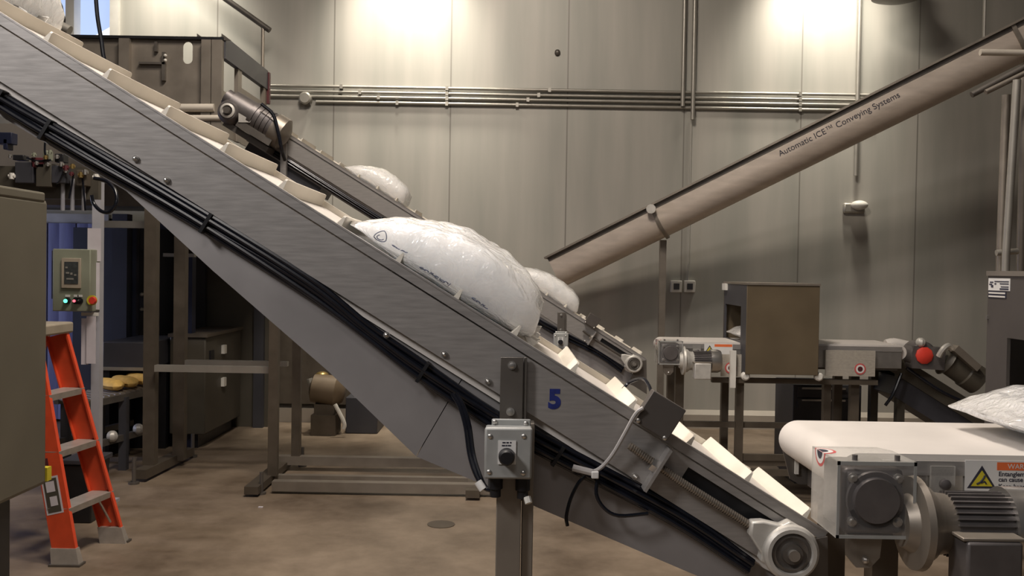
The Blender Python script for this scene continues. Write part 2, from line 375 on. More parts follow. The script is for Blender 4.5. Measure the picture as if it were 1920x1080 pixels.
    ab = ST(1246, 850, 2.08)[0]
    b = MB(M); b.box(ab, ab+.007, 2.055, 2.0995, -.137, -.028); b.build('adjuster_bracket', 'steel', root)
    # guard box across the belt
    g = [ST(*q, 2.05) for q in ((1190, 790), (1254, 830), (1286, 768), (1226, 734))]
    ga, gb_ = (g[0][0]+g[3][0])/2, (g[1][0]+g[2][0])/2; gt = (g[2][1]+g[3][1])/2; gl = (g[0][1]+g[1][1])/2
    b = MB(M); b.box(ga, gb_, 2.055, 2.091, gl, gt); b.build('sensor_cover', 'hood_grey', root, bevel=.002)
    for q in ((1197, 789), (1247, 822)):
        s, t = ST(*q, 2.05); MB(M).lathe((s, 2.055, t), (s, 2, t), [(0, .0055), (.003, .005), (.005, .002)], 10).build('cover_screw', 'steel_bright', root)
    # bolts on the side panel
    b = None
    for q in ((255, 298), (313, 338), (725, 628), (833, 664), (915, 715), (1190, 893)):
        s, t = ST(*q, 2.1); b = MB(M); b.cyl((s, 2.1, t), (s, 2.096, t), .0075, n=12); b.ball((s, 2.096, t), .0055, n=8); b.build('bolt', 'steel_bright', root)
    # cable loom under the panel
    path = [(-1250, -.165), (-600, -.165), (0, -.166), (200, -.162), (420, -.152), (640, -.15), (760, -.166), (860, -.178), (1000, -.182), (1100, -.176), (1330, -.150), (1480, -.158)]
    for i, (dt, dy, r) in enumerate(((.014, 0, .0065), (.004, -.006, .006), (-.006, .002, .0075), (-.016, -.003, .006), (.009, .010, .006), (-.011, .012, .006), (-.021, .008, .005))):
        pts = []
        for px, t in path:
            s = ST(px, 425+.63*(px-640))[0]
            if s < S0: continue
            pts.append((s, 2.106+dy+random.uniform(-.003, .003), t+dt+random.uniform(-.004, .004)))
        MB(M).tube(pts, r, 8, 5).build('cable', 'cable_black', root)
    for px in (70, 160, 455, 872, 1125):
        s = ST(px, 425+.63*(px-640))[0]; t = [a[1] for a in path if a[0] <= px][-1]
        b = MB(M); b.prism([(s-.004, t+.022), (s+.004, t+.022), (s+.004, t-.028), (s-.004, t-.028)], 2.092, 2.127); b.build('cable_tie', 'black', root)
    # support post, world-vertical
    dk = 0 if near else .13
    def X(px, py, Y): return W(px, py, Y, dk)
    z0, z1 = 0.0, X(960, 792, 2.06).z
    xa, xm, xb = X(930, 1000, 2.06).x, X(976, 1000, 2.06).x, X(999, 1000, 2.06).x
    yo = M.translation.y-MN.translation.y
    ys = (M @ Vector((0, 2.1, 0))).y-2.1
    b = MB(); b.box(xa, xm, 2.035+ys, 2.094+ys, z0, z1); b.box(xm+.002, xb, 2.05+ys, 2.094+ys, z0, z1); b.build('post', 'steel_brown', root, bevel=.002)
    MB().box(xa-.05, xb+.05, 1.99+ys, 2.14+ys, 0, .012).build('base_plate', 'steel_dark', root)
    za = X(963, 670, 2.08).z
    b = MB(); b.box(X(938, 700, 2.08).x, X(981, 700, 2.08).x, 2.078+ys, 2.0915+ys, z1-.02, za); b.box(X(982.5, 700, 2.08).x, X(988, 700, 2.08).x, 2.082+ys, 2.0915+ys, z1-.02, za); b.build('mounting_strap', 'steel_dark', root, bevel=.001)
    for q in ((960, 685), (957, 772)):
        c = X(*q, 2.078); b = MB(); b.lathe(c, c+Vector((0, -1, 0)), [(0, .0095), (.003, .0095), (.003, .0065), (.008, .006), (.009, .003)], 14); b.build('bolt', 'steel_bright', root)
    # control box
    def bx(b, pa, pc, Y0, Y1, Yp):
        a, c = X(*pa, Yp), X(*pc, Yp); b.box(a.x, c.x, Y0+ys, Y1+ys, c.z, a.z); return b
    cb = bx(MB(), (910, 803), (996, 898), 1.985, 2.034, 1.985).build('control_box', 'enclosure', root, bevel=.004)
    bx(MB(), (909, 801), (997, 899), 1.972, 1.984, 1.975).build('box_cover', 'enclosure', cb, bevel=.005)
    bx(MB(), (922, 785), (995, 806), 2.028, 2.0345, 2.03).build('box_flange', 'enclosure', cb, bevel=.003)
    for q, Y in (((919, 818), 1.972), ((982, 818), 1.972), ((917, 885), 1.972), ((981, 887), 1.972), ((928, 791), 2.028), ((986, 794), 2.028)):
        c = X(*q, Y); MB().lathe(c, c+Vector((0, -1, 0)), [(0, .0055), (.002, .005), (.004, .002)], 12).build('screw', 'steel_bright', cb)
    bx(MB(), (934, 826), (967, 871), 1.9695, 1.972, 1.97).build('legend_plate', 'white_plate', cb)
    b = MB()
    for x0, x1, y in ((942, 948, 830), (949.5, 954, 830), (956, 959, 830), (941, 947, 835.5), (948, 951, 835.5), (952, 958, 835.5)): bx(b, (x0, y-1.3), (x1, y+1.3), 1.969, 1.9695, 1.969)
    b.build('legend_marks', 'ink_dark', cb)
    c = X(950, 855, 1.97); MB().lathe(c, c+Vector((0, -1, 0)), [(0, .0175), (.006, .0175), (.010, .0165), (.022, .0165), (.026, .013)], 28).build('push_button', 'black', cb)
    for q in ((929, 905), (980, 908)):
        b = MB(); c = X(*q, 2.01); b.cyl(c+Vector((0, 0, .02)), c-Vector((0, 0, .012)), .016, n=12); b.cyl(c-Vector((0, 0, .012)), c-Vector((0, 0, .030)), .012, n=12)
        b.build('cable_gland', 'black', cb)
    if near:
        text('5', .058, face_at(W(1040, 750, 2.0995), .0), 'ink_blue', root, 'painted_number', .0004, bold=.003)
        c = X(988, 932, 2.0); b = MB(); b.cyl(c, c+Vector((.004, -.006, -.012)), .008, n=8); b.build('ground_clip', 'fixture_white', cb)
        # cable drop to the box
        for dx in (0, 7):
            pts = [P(848+dx, 738, 2.08), P(862+dx, 762, 2.07), P(873+dx, 800, 2.06), P(880+dx, 850, 2.05), P(890+dx, 885, 2.03), P(905+dx*.6, 912, 2.02), P(922, 918, 2.01), P(931, 905, 2.01)]
            MB().tube(pts, .0052, 8, 4).build('cable', 'cable_black', root)
        MB().tube([P(896, 903, 2.02), P(906, 918, 2.015)], .009, 10, 0).build('cable_marker', 'white_plate', root)
        MB().tube([P(1206, 765, 2.05), P(1192, 776, 2.05), P(1172, 812, 2.06), P(1150, 850, 2.07), P(1130, 874, 2.075), P(1112, 884, 2.075), P(1090, 882, 2.075), P(1074, 876, 2.075)], .0048, 8, 4).build('sensor_cable', 'cable_grey', root)
        MB().tube([P(1074, 877, 2.072), P(1110, 886, 2.07)], .008, 8, 0).build('cable_sleeve', 'cable_grey', root)
        a = P(1116, 891, 2.06); MB().box(a.x-.008, a.x+.008, 2.058, 2.07, a.z-.008, a.z+.008).build('cable_clip', 'white_plate', root, bevel=.002)
        MB().tube([P(1098, 893, 2.085), P(1085, 905, 2.08), P(1070, 935, 2.08), P(1062, 968, 2.08), P(1064, 986, 2.08)], .0042, 8, 4).build('cable_tail', 'cable_black', root)
        MB().tube([P(1122, 888, 2.085), P(1118, 925, 2.08), P(1132, 952, 2.08), P(1160, 967, 2.08), P(1215, 963, 2.09)], .0042, 8, 4).build('cable_tail', 'cable_black', root)
        MB().tube([P(1168, 730, 2.35), P(1182, 716, 2.35), P(1205, 710, 2.3), P(1216, 722, 2.25), P(1222, 738, 2.2)], .0045, 8, 4).build('cable', 'cable_black', root)
r1 = thing('inclined_conveyor', 'large stainless inclined conveyor in the foreground with blue 5 and grey push-button box', 'conveyor', (P(963, 900, 2.1).x, 2.1, 0), 'inclined cleated conveyors')
inclined(MN, r1, True)
r2 = thing('inclined_conveyor', 'smaller inclined conveyor farther back, running behind the foreground conveyor below the hopper', 'conveyor', (P(1055, 800, 6.55).x, 6.55, 0), 'inclined cleated conveyors')
inclined(MF, r2, False)
# drive at the head of the far conveyor
gm = MB(); c = P(426, 207, 6.30); 
gm.lathe(c+Vector((0, .22, 0)), c, [(0, .085), (.16, .085), (.19, .07), (.21, .06)], 20); go = gm.build('gearbox', 'motor_grey', r2)
b = MB(); b.lathe(c+Vector((0, .03, 0)), c+Vector((0, -1, 0)), [(0, .05), (.03, .05), (.035, .036), (.02, .03)], 20); b.build('gearbox_ring', 'cast_alu', go)
MB().lathe(c, c+Vector((0, -1, 0)), [(0, .025), (.02, .022)], 14).build('shaft', 'steel_dark', go)
a, d = P(436, 195, 6.42), P(520, 245, 6.42)
b = MB(); b.cyl(a, d, .095, n=20); b.cyl(P(425, 182, 6.42), P(445, 196, 6.42), .06, n=14)
for i in range(5):
    q = a.lerp(d, .45+.1*i); b.cyl(q, q+(d-a).normalized()*.03, .103, n=20)
mo = b.build('motor', 'motor_grey', r2)
b = MB(); b.lathe(a.lerp(d, .92), d, [(0, .112), (.08, .112), (.11, .06)], 20); b.build('fan_cover', 'steel_brown', mo)
b = MB(); b.box(P(455, 0, 6.4).x, P(485, 0, 6.4).x, 6.33, 6.5, P(0, 225, 6.4).z-.0, P(0, 200, 6.4).z); b.build('terminal_box', 'cast_alu', mo)
MB().tube([P(490, 195, 6.3), P(512, 215, 6.3), P(522, 250, 6.3), P(528, 280, 6.32), P(534, 300, 6.4)], .012, 8, 4).build('motor_cable', 'cable_black', mo)
b = MB(); b.bar(P(430, 235, 6.5), P(510, 285, 6.5), .25, .04); b.bar(P(446, 230, 6.35), P(508, 268, 6.35), .03, .05); b.build('motor_mount', 'steel_dark', r2)
MB(MF).box(S0+.02, S0+.62, 2.135, 2.55, -.27, -.124).build('head_chute', 'machine_dark', r2)
q = P(531, 290, 6.5); MB().box(q.x-.02, q.x+.02, 6.5, 6.54, P(531, 345, 6.5).z, P(531, 268, 6.5).z).build('head_bracket', 'steel', r2)
# stand carrying the head of the far conveyor
st = thing('conveyor_stand', 'brown steel floor frame with two tall legs standing beneath the far inclined conveyor', 'stand', (P(700, 900, 7.3).x, 7.3, 0))
for px, d in ((512, 7.0), (555, 7.5)):
    x = P(px, 880, d).x; MB().box(x-.034, x+.034, d-.032, d+.032, .07, P(px, 330, d).z-.12).build('leg', 'stand_brown', st)
xr = P(940, 900, 7.0).x
for d, z in ((6.75, .02), (7.5, .05)):
    MB().box(P(512, 900, d).x, xr, d-.04, d+.04, z, z+.07).build('base_beam', 'steel_brown', st)
MB().box(P(512, 900, 7.1).x, xr, 7.05, 7.11, .02, .06).build('base_beam', 'steel_brown', st)
for x in (P(505, 900, 7.1).x, xr-.2): MB().box(x-.05, x+.05, 6.6, 7.6, .02, .075).build('end_beam', 'stand_brown', st)
for q, d in (((490, 915), 6.7), ((567, 870), 7.65)):
    x = P(*q, d).x; b = MB(); b.cyl((x, d, .01), (x, d, .16), .014, n=8); b.cyl((x, d, 0), (x, d, .015), .035, n=12); b.build('levelling_foot', 'steel_dark', st)
# ================================================================== ICE BAGS
def interp(x, xs, ys):
    for i in range(len(xs)-1):
        if x <= xs[i+1]:
            t = (x-xs[i])/(xs[i+1]-xs[i]); t = t*t*(3-2*t)*.35+t*.65; return ys[i]+(ys[i+1]-ys[i])*t
    return ys[-1]
def ice_bag(label, M, L, W, top, bot, seed, nu=56, nv=40, prints=(), group='bags of ice'):
    """M: local x along the bag, y across, z up off the belt; top/bot = ([u],[h])"""
    loops = []; bm = MB(M)
    def surf(u, a):
        ht, hb = interp(u, *top), interp(u, *bot); mid = (ht+hb)/2; hh = (ht-hb)/2
        wf = W*(.80+.20*math.sin(math.pi*min(1, max(0, u)))**.6)
        c, s = math.cos(a), math.sin(a)
        y = wf*math.copysign(abs(c)**.75, c); z = mid+hh*math.copysign(abs(s)**(.85 if s > 0 else .5), s)
        x = L*u
        k = 1 if s > -.2 else .25
        nz = noise.noise((x*11+seed, y*11, z*14))*.010+noise.noise((x*28+seed, y*28, z*30))*.0045
        g = min(1, hh/.03)
        return Vector((x+math.sin(y*40+seed)*.006*(u < .03 or u > .97), y*(1+nz*.7*g), z+nz*k*g))
    for i in range(nu+1):
        u = i/nu; loops.append([surf(u, 2*math.pi*j/nv) for j in range(nv)])
    bm.loft(loops)
    o = bm.build('ice_bag', 'ice_film', None)
    tag(o, label, 'ice bag', group)
    for u0_, a0, du, da, strokes in prints:
        pm = MB(M)
        for stk in strokes:
            pts = []
            for (qx, qy) in stk:
                p = surf(u0_+qx*du, a0+qy*da); e = .002
                pn = (surf(u0_+qx*du+.01, a0+qy*da)-p).cross(surf(u0_+qx*du, a0+qy*da+.05)-p).normalized()
                if pn.y > 0: pn = -pn
                pts.append(p+pn*e)
            pm.tube(pts, .0012, 5, 2)
        pm.build('printed_mark', 'print_blue', o)
    if nu > 50:
        sm = MB(M); lp = []
        for i in range(15):
            v = -1+i/7; y = v*W*.7; w_ = .012*math.sin(i*2.3)+.006*math.sin(i*5.1)
            lp.append([(L*.985, y, .018+w_*.6), (L+.022+.008*math.sin(i*1.7), y, .016+w_*1.6), (L+.022+.008*math.sin(i*1.7), y, .018+w_*1.6), (L*.985, y, .022+w_*.6)])
        sm.loft(lp).build('seal_strip', 'ice_film', o)
    return o
circ = [(math.cos(t*math.pi/6), math.sin(t*math.pi/6)) for t in range(13)]
circ2 = [(.55*a, .55*b_) for a, b_ in circ[:9]]
arc = lambda cx, cy, r, a0, a1: [(cx+r*math.cos(a0+(a1-a0)*i/6), cy+r*math.sin(a0+(a1-a0)*i/6)) for i in range(7)]
sc1 = [arc(-.7, 0, .28, .4, 5.2), arc(-.2, .1, .25, 2, 7), [(.2, .4), (.35, -.3)], arc(.7, 0, .3, .2, 4.4)]
sc2 = [arc(-.8, 0, .3, 1, 5.5), [(-.4, -.4), (-.4, .4)], arc(-.05, .1, .28, .3, 5.8), arc(.45, -.1, .25, 2.5, 6.9), [(.8, .5), (.95, -.5)]]
tl = ST(690, 408, 2.35); t2 = ST(1006, 595, 2.35)
BL = t2[0]-tl[0]
MBAG = MN @ Matrix.Translation((tl[0], 2.337, -.005))
top = ([0, .08, .2, .35, .5, .68, .82, .92, .98, 1.0], [.022, .060, .102, .138, .156, .158, .146, .126, .100, .052])
bot = ([0, .06, .16, .3, .9, .97, 1.0], [.014, .012, .004, .0, .0, .0, .010])
ice_bag('big bulging clear ice bag riding the foreground inclined conveyor, centre of the photo', MBAG, BL, .226, top, bot, 3.1, 80, 56,
        prints=((.17, 3.30, .030, .17, [circ, circ2]), (.275, 3.34, .04, .09, sc1), (.44, 3.62, .045, .12, sc1), (.52, 3.66, .04, .16, sc2), (.72, 3.60, .045, .12, sc1)))
def far_bag(label, pa, pc, hh, seed):
    a = MF.inverted() @ P(*pa, 6.8); c = MF.inverted() @ P(*pc, 6.8)
    M = MF @ Matrix.Translation((a.x, 2.345, -.006))
    ice_bag(label, M, c.x-a.x, .19, (top[0], [h*hh for h in top[1]]), bot, seed, 36, 24)
far_bag('white ice bag high on the far inclined conveyor, just above the big bag', (655, 315), (768, 372), 1.0, 9.2)
far_bag('white ice bag on the far conveyor peeking out right behind the big foreground bag', (950, 500), (1086, 570), 1.0, 14.5)
a = MNI @ P(-330, -160, 2.35); c = MNI @ P(78, -8, 2.35)
ice_bag('ice bag near the top of the foreground conveyor, cut by the upper left photo edge', MN @ Matrix.Translation((c.x-BL, 2.345, -.006)), BL, .19, top, bot, 21.0)
# ================================================================== INFEED CONVEYORS (flat belts with gear motors)
def infeed(nx, yf, bz, root, near):
    """nx = nose, yf = front panel plane, bz = belt top"""
    Lb = 1.72; yb = yf+.48; R = .052
    def B(b, x0, x1, y0, y1, z0, z1): return b.box(nx+x0, nx+x1, yf+y0, yf+y1, bz+z0, bz+z1)
    lp = []; n = 16
    for i in range(n+1):
        a = math.pi/2+math.pi*i/n; lp.append((nx+R+R*math.cos(a), bz-R+R*math.sin(a)))
    for i in range(n+1):
        a = -math.pi/2+math.pi*i/n; lp.append((nx+Lb-R+R*math.cos(a), bz-R+R*math.sin(a)))
    MB().prism(lp, yf+.015, yb).build('belt', 'belt', root)
    B(MB(), .06, Lb-.04, 0, .008, -.165, -.012).build('side_panel', 'steel_bright', root, bevel=.002)
    B(MB(), .06, Lb-.04, -.004, 0, -.045, -.012).build('edge_strip', 'steel', root)
    b = MB(); b.prism([(nx+.005, bz-.055), (nx+.035, bz-.165), (nx+.06, bz-.18), (nx+Lb-.04, bz-.18), (nx+Lb-.04, bz-.055)], yb+.002, yb+.010)
    b.build('side_panel', 'steel_dark', root)
    MB().box(nx+.046, nx+.056, yb-.006, yb+.002, bz-.15, bz-.11).build('slot_plate', 'fixture_white', root)
    B(MB(), .08, Lb-.06, .02, .47, -.18, -.115).build('bed', 'steel_dark', root)
    # legs
    for x in (.125, Lb-.35):
        for y in (.06, .40):
            MB().box(nx+x-.03, nx+x+.03, yf+y-.025, yf+y+.025, 0, bz-.17).build('leg', 'stand_brown', root)
    for z in (.28, .55): 
        MB().box(nx+.125, nx+Lb-.35, yf+.045, yf+.075, z, z+.04).build('cross_rail', 'stand_brown', root)
    # gear box on the drive shaft
    gx0, gx1, gz0, gz1 = -.045, .085, -.140, .0
    g = B(MB(), gx0, gx1, -.155, -.02, gz0, gz1).build('gearbox', 'motor_grey', root, bevel=.012)
    cx, cz = nx+.022, bz-.066
    b = MB(); b.lathe((cx, yf-.155, cz), (cx, yf-1, cz), [(0, .062), (.006, .060), (.006, .05), (.016, .047), (.017, .002)], 32); b.build('bearing_cover', 'motor_grey', g)
    for ax, az in ((-.048, .046), (.048, .046), (-.048, -.046), (.048, -.046)):
        MB().lathe((cx+ax, yf-.155, cz+az), (cx+ax, yf-1, cz+az), [(0, .011), (.005, .011), (.005, .007), (.012, .006)], 10).build('cover_bolt', 'steel_bright', g)
    b = MB(); b.prism([(nx-.02, bz-.15), (nx+.055, bz-.15), (nx+.05, bz-.20), (nx+.03, bz-.222), (nx+.0, bz-.222), (nx-.018, bz-.2)], yf-.12, yf-.10); b.build('torque_arm', 'steel_brown', g)
    MB().ball((nx+.018, yf-.122, bz-.205), .008, n=8).build('arm_bolt', 'steel_bright', g)
    # motor along x
    mz = bz-.119; my = yf-.135
    b = MB(); b.lathe((nx+.085, my, mz), (nx+1, my, mz), [(0, .05), (.02, .062), (.022, .098), (.036, .10), (.042, .082), (.058, .078), (.07, .066), (.10, .062)], 36); fl = b.build('motor_flange', 'cast_alu' if not near else 'steel_brown', root)
    b = MB(); b.lathe((nx+.175, my, mz), (nx+1, my, mz), [(0, .055), (.005, .062), (.125, .062), (.13, .055)], 32)
    for i in range(32):
        a = 2*math.pi*i/32
        y, z = math.cos(a), math.sin(a)
        b.loft([[(xx, my+y*r-z*h, mz+z*r+y*h) for r, h in ((.058, -.0016), (.069, -.0016), (.069, .0016), (.058, .0016))] for xx in (nx+.18, nx+.30)])
    mo = b.build('motor_body', 'motor_grey', root)
    B(MB(), .172, .285, -.255, -.17, -.235, -.125).build('terminal_box', 'motor_grey' if near else 'cast_alu', mo, bevel=.006)
    B(MB(), .165, .292, -.25, -.165, -.125, -.118).build('terminal_lid', 'steel_brown', mo, bevel=.002)
    b = MB(); b.lathe((nx+.30, my, mz), (nx+1, my, mz), [(0, .08), (.05, .08), (.07, .072), (.075, .002)], 32); b.build('fan_cover', 'steel_bright', mo)
    # clear guard around the gear box
    g0, g1, h0, h1, t = -.062, .105, -.146, .017, .004
    yk = -.165
    b = MB(); B(b, g0, g0+t, yk, .0, h0, h1); b.prism_z([(nx+g0, yf), (nx+g0, yf+yk), (nx+g1, yf+yk), (nx+g1, yf-.04), (nx+g1-.02, yf)], bz+h1-t, bz+h1)
    gu = b.build('clear_guard', 'clear_guard', root)
    MB().box(nx+g0+t, nx+g1, yf+yk, yf+yk+t, bz+h0, bz+h1-t).build('guard_front', 'clear_front', gu)
    b = MB()
    for x0, x1, z0, z1 in ((g0, g1, h1-.008, h1), (g0, g1, h0, h0+.007), (g0, g0+.006, h0, h1), (g1-.006, g1, h0, h1)): B(b, x0, x1, yk-.002, yk, z0, z1)
    b.build('guard_edge', 'enclosure', gu)
    b = MB()
    for x in (-.02, .07): b.cyl((nx+x, yf-.15, bz+.01), (nx+x, yf-.15, bz+.028), .006, n=8)
    b.build('guard_knobs', 'motor_grey', gu)
    # round hand sticker folded over the guard corner
    yc = yf-.055
    for r, mt_, e in ((.034, 'sign_red', .0004), (.0275, 'white_plate', .0008), (.017, 'ink_dark', .0012)):
        hc = [(math.cos(math.pi*i/14-math.pi/2), math.sin(math.pi*i/14-math.pi/2)) for i in range(15)]
        b = MB(); b.prism_z([(nx+g0+r*c*1.0, yc+r*s) for c, s in hc], bz+h1+e-.0004, bz+h1+e)
        b.prism_x([(yc+r*s, bz+h1-r*c) for c, s in hc], nx+g0-e, nx+g0-e+.0004)
        b.build('hand_sticker', mt_, gu)
    # pivot bolt block and warning label
    B(MB(), .205, .26, -.012, -.004, -.095, -.022).build('clear_block', 'clear_guard', root)
    b = MB(); b.lathe((nx+.235, yf-.012, bz-.062), (nx+.235, yf-1, bz-.062), [(0, .012), (.01, .012), (.014, .004)], 14); b.build('bolt', 'motor_grey', root)
    lx, lz1, lz0 = .285, -.008, -.084
    lb = B(MB(), lx, lx+.20, -.0060, -.0045, lz0, lz1).build('warning_label', 'white_plate', root)
    B(MB(), lx+.072, lx+.197, -.0065, -.006, lz1-.022, lz1-.004).build('label_header', 'label_orange', lb)
    tcx, tz0, tz1, hw = nx+lx+.038, bz+lz0+.012, bz+lz1-.012, .033
    b = MB(); b.prism([(tcx-hw, tz0), (tcx+hw, tz0), (tcx, tz1)], yf-.0066, yf-.006); b.build('triangle_border', 'ink_dark', lb)
    b = MB(); b.prism([(tcx-hw*.74, tz0+.005), (tcx+hw*.74, tz0+.005), (tcx, tz1-.011)], yf-.0072, yf-.0066); b.build('triangle_fill', 'yellow', lb)
    b = MB(); b.tube([(tcx-.012, yf-.0074, tz0+.010), (tcx-.004, yf-.0074, tz0+.014), (tcx+.004, yf-.0074, tz0+.024), (tcx+.006, yf-.0074, tz0+.030)], .0022, 6, 2); b.tube([(tcx-.002, yf-.0074, tz0+.012), (tcx+.006, yf-.0074, tz0+.016), (tcx+.010, yf-.0074, tz0+.010)], .0018, 6, 2); b.build('hand_pictogram', 'ink_dark', lb)
    if near:
        text('WARNING', .016, face_at((nx+lx+.135, yf-.0068, bz+lz1-.0135)), 'white_plate', lb, ext=.0002)
        for i, sline in enumerate(('Entanglement', 'can cause injury.', 'Keep hands', 'and clothing clear.')):
            text(sline, .0145, face_at((nx+lx+.076, yf-.0062, bz+lz1-.031-.0125*i-(.003 if i > 1 else 0))), 'ink_dark', lb, ext=.0002, align='LEFT', bold=.0003)
n1 = P(1460, 825, 2.6)
ri = thing('infeed_conveyor', 'flat white belt conveyor at the right front, with clear guarded gearbox and grey motor', 'conveyor', (n1.x+.86, 2.36, 0), 'flat belt infeed conveyors')
infeed(n1.x, 2.12, 1.241, ri, True)
n2 = P(1225, 645, 7.05)
rf = thing('infeed_conveyor', 'flat white belt conveyor in the background, passing through the olive brown box', 'conveyor', (n2.x+.86, 6.8, 0), 'flat belt infeed conveyors')
infeed(n2.x, 6.57, 1.158, rf, False)
# cloudy lower guards with hand signs on the far conveyor
for (x0, y0, x1, y1), sg in (((1548, 656, 1640, 706), (1613, 692)), ((1352, 664, 1398, 706), (1370, 690))):
    a, c = P(x0, y0, 6.54), P(x1, y1, 6.54)
    g = MB().box(a.x, c.x, 6.535, 6.545, c.z, a.z).build('lower_guard', 'cloudy_guard', rf)
    q = P(*sg, 6.53)
    for r, mt_, e in ((.04, 'sign_red', 0), (.03, 'white_plate', .001), (.018, 'dark_red', .002)):
        MB().lathe((q.x, 6.533-e, q.z), (q.x, 0, q.z), [(0, r), (.001, r)], 20).build('hand_sticker', mt_, g)
b = MB(); a, c = P(1335, 708, 6.56), P(1645, 722, 6.56); b.box(a.x, c.x, 6.55, 6.6, c.z, a.z); b.build('guard_rail', 'stand_brown', rf)
a = P(1362, 652, 6.5); b = MB(); b.box(a.x+.03, a.x+.07, 6.5, 6.53, a.z-.28, a.z-.02); b.build('guard_bracket', 'fixture_white', rf)
for q in ((1399, 706), (1537, 707)):
    a = P(*q, 6.43); MB().lathe((a.x, 6.47, a.z), (a.x, 0, a.z), [(0, .03), (.03, .03), (.04, .02)], 12).build('clamp_knob', 'fixture_white', rf)
# legs of far conveyor seen below the box
for px, d in ((1358, 6.95), (1386, 6.62), (1549, 6.62)):
    x = P(px, 760, d).x; MB().box(x-.026, x+.026, d-.025, d+.025, 0, P(px, 712, d).z).build('leg', 'stand_brown', rf)
for py in (858, 886):
    z = P(1430, py, 6.62).z; MB().box(P(1386, 860, 6.62).x, P(1549, 860, 6.62).x, 6.605, 6.635, max(.03, z-.02), max(.03, z-.02)+.045).build('cross_rail', 'stand_brown', rf)
# dark cabinet under the far conveyor with chrome pulls
x0, x1 = P(1487, 760, 7.3).x, P(1615, 760, 7.3).x; zt = P(1550, 722, 7.3).z
dc = thing('tool_cabinet', 'dark drawer cabinet standing on the floor under the background belt conveyor', 'cabinet', ((x0+x1)/2, 7.55, 0))
MB().box(x0, x1, 7.3, 7.8, .05, zt).build('body', 'machine_dark', dc, bevel=.006)
for py in (729, 751):
    z = P(1560, py, 7.28).z
    d = MB().box(x0+.03, x1-.03, 7.29, 7.299, z-.07, z+.012).build('drawer', 'machine_dark', dc)
    for a, c in ((1520, 1558), (1568, 1602)): MB().box(P(a, 0, 7.28).x, P(c, 0, 7.28).x, 7.27, 7.29, z-.006, z+.008).build('handle', 'steel_bright', d)
MB().box(x0+.03, x1-.03, 7.32, 7.75, 0, .05).build('plinth', 'black', dc)
# bags on the flat belts
nb = P(1790, 777, 2.48)
M = Matrix.Translation((nb.x, 2.36, 1.247))
topb = ([0, .06, .15, .3, .45, .6, .8, .94, 1], [.060, .078, .098, .120, .132, .135, .125, .09, .03])
botb = ([0, .1, .25, .4, .9, 1], [.050, .03, .006, 0, 0, .02])
ice_bag('bluish clear ice bag lying on the right front belt at the photo edge', M, .50, .19, topb, botb, 31.0, 72, 50,
        prints=((.14, 3.2, .045, .14, sc2), (.235, 3.25, .045, .14, sc2), (.33, 3.3, .03, .16, sc2), (.24, 3.7, .1, .06, sc1)))
nb = P(1371, 623, 6.8); M = Matrix.Translation((nb.x, 6.8, 1.16))
ice_bag('pale ice bag poking out of the dark opening of the olive brown box', M, .45, .17, topb, botb, 44.0, 30, 24)
# ================================================================== INSPECTION HOODS
def hood(root, x0, x1, y0, y1, z0, z1, oz0, oz1, oy0, oy1, mt, mside):
    t = .01
    MB().box(x0, x1, y0, y0+t, z0, z1).build('front_panel', mt, root, bevel=.003)
    MB().box(x0, x1, y1-t, y1, z0, z1).build('back_panel', mt, root)
    MB().box(x0-.004, x1+.004, y0-.006, y1+.004, z1, z1+.014).build('top_panel', 'steel_brown', root)
    for xa in (x0, x1-t):
        b = MB(); b.box(xa, xa+t, y0+t, y1-t, oz1, z1); b.box(xa, xa+t, y0+t, y1-t, z0, oz0); b.box(xa, xa+t, y0+t, oy0, oz0, oz1); b.box(xa, xa+t, oy1, y1-t, oz0, oz1)
        b.build('side_panel', mside, root)
a, c = P(1401, 534, 6.42), P(1534, 704, 6.42)
hf = thing('inspection_hood', 'olive brown steel box over the background belt, open at its left side', 'machine hood', ((a.x+c.x)/2, 6.75, c.z), 'hoods over the belts')
hood(hf, a.x, c.x, 6.42, 7.12, c.z, a.z, 1.165, 1.165+.25, 6.58, 7.06, 'olive_box', 'machine_dark')
q = P(1374, 537, 7.0); MB().box(a.x-.02, a.x, 7.0, 7.1, a.z-.05, a.z).build('corner_latch', 'fixture_white', hf)
hx = P(1853, 517, 2.78).x; hz = P(1853, 517, 2.78).z
hn = thing('inspection_hood', 'dark grey box at the right photo edge over the front belt, with white sticker', 'machine hood', (hx+.25, 2.4, .97), 'hoods over the belts')
hood(hn, hx, hx+.52, 1.98, 2.78, 1.05, hz, 1.25, P(1897, 633, 2.68).z, 2.1, 2.665, 'hood_grey', 'hood_grey')
# sticker on its left side
ya, yc_ = 2.775, 2.655; za, zb = P(1857, 519, 2.77).z-.004, P(1857, 543, 2.77).z-.002
sk = MB().box(hx-.0015, hx, yc_, ya, zb, za).build('sticker', 'white_plate', hn)
b = MB()
for (f0, f1, g0, g1) in ((.30, .95, .70, .78), (.55, .95, .52, .60), (.60, .95, .28, .36), (.55, .95, .08, .2), (.08, .24, .62, .72), (.05, .18, .45, .55), (.14, .24, .25, .45), (.30, .38, .5, .6)):
    b.box(hx-.0025, hx-.0015, ya-(ya-yc_)*f1, ya-(ya-yc_)*f0, zb+(za-zb)*g0, zb+(za-zb)*g1)
b.build('sticker_print', 'ink_dark', sk)
s2 = MB().box(hx-.0015, hx, yc_+.02, ya, zb-.022, zb-.002).build('lower_sticker', 'ink_dark', hn)
b = MB()
for k in (0, 1): b.box(hx-.0025, hx-.0015, yc_+.024, ya-.004, zb-.0095-.010*k, zb-.005-.010*k)
b.build('sticker_print', 'fixture_white', s2)
MB().box(hx-.006, hx, 2.77, 2.779, P(1850, 598, 2.77).z, P(1850, 592, 2.77).z).build('door_latch', 'steel_bright', hn)
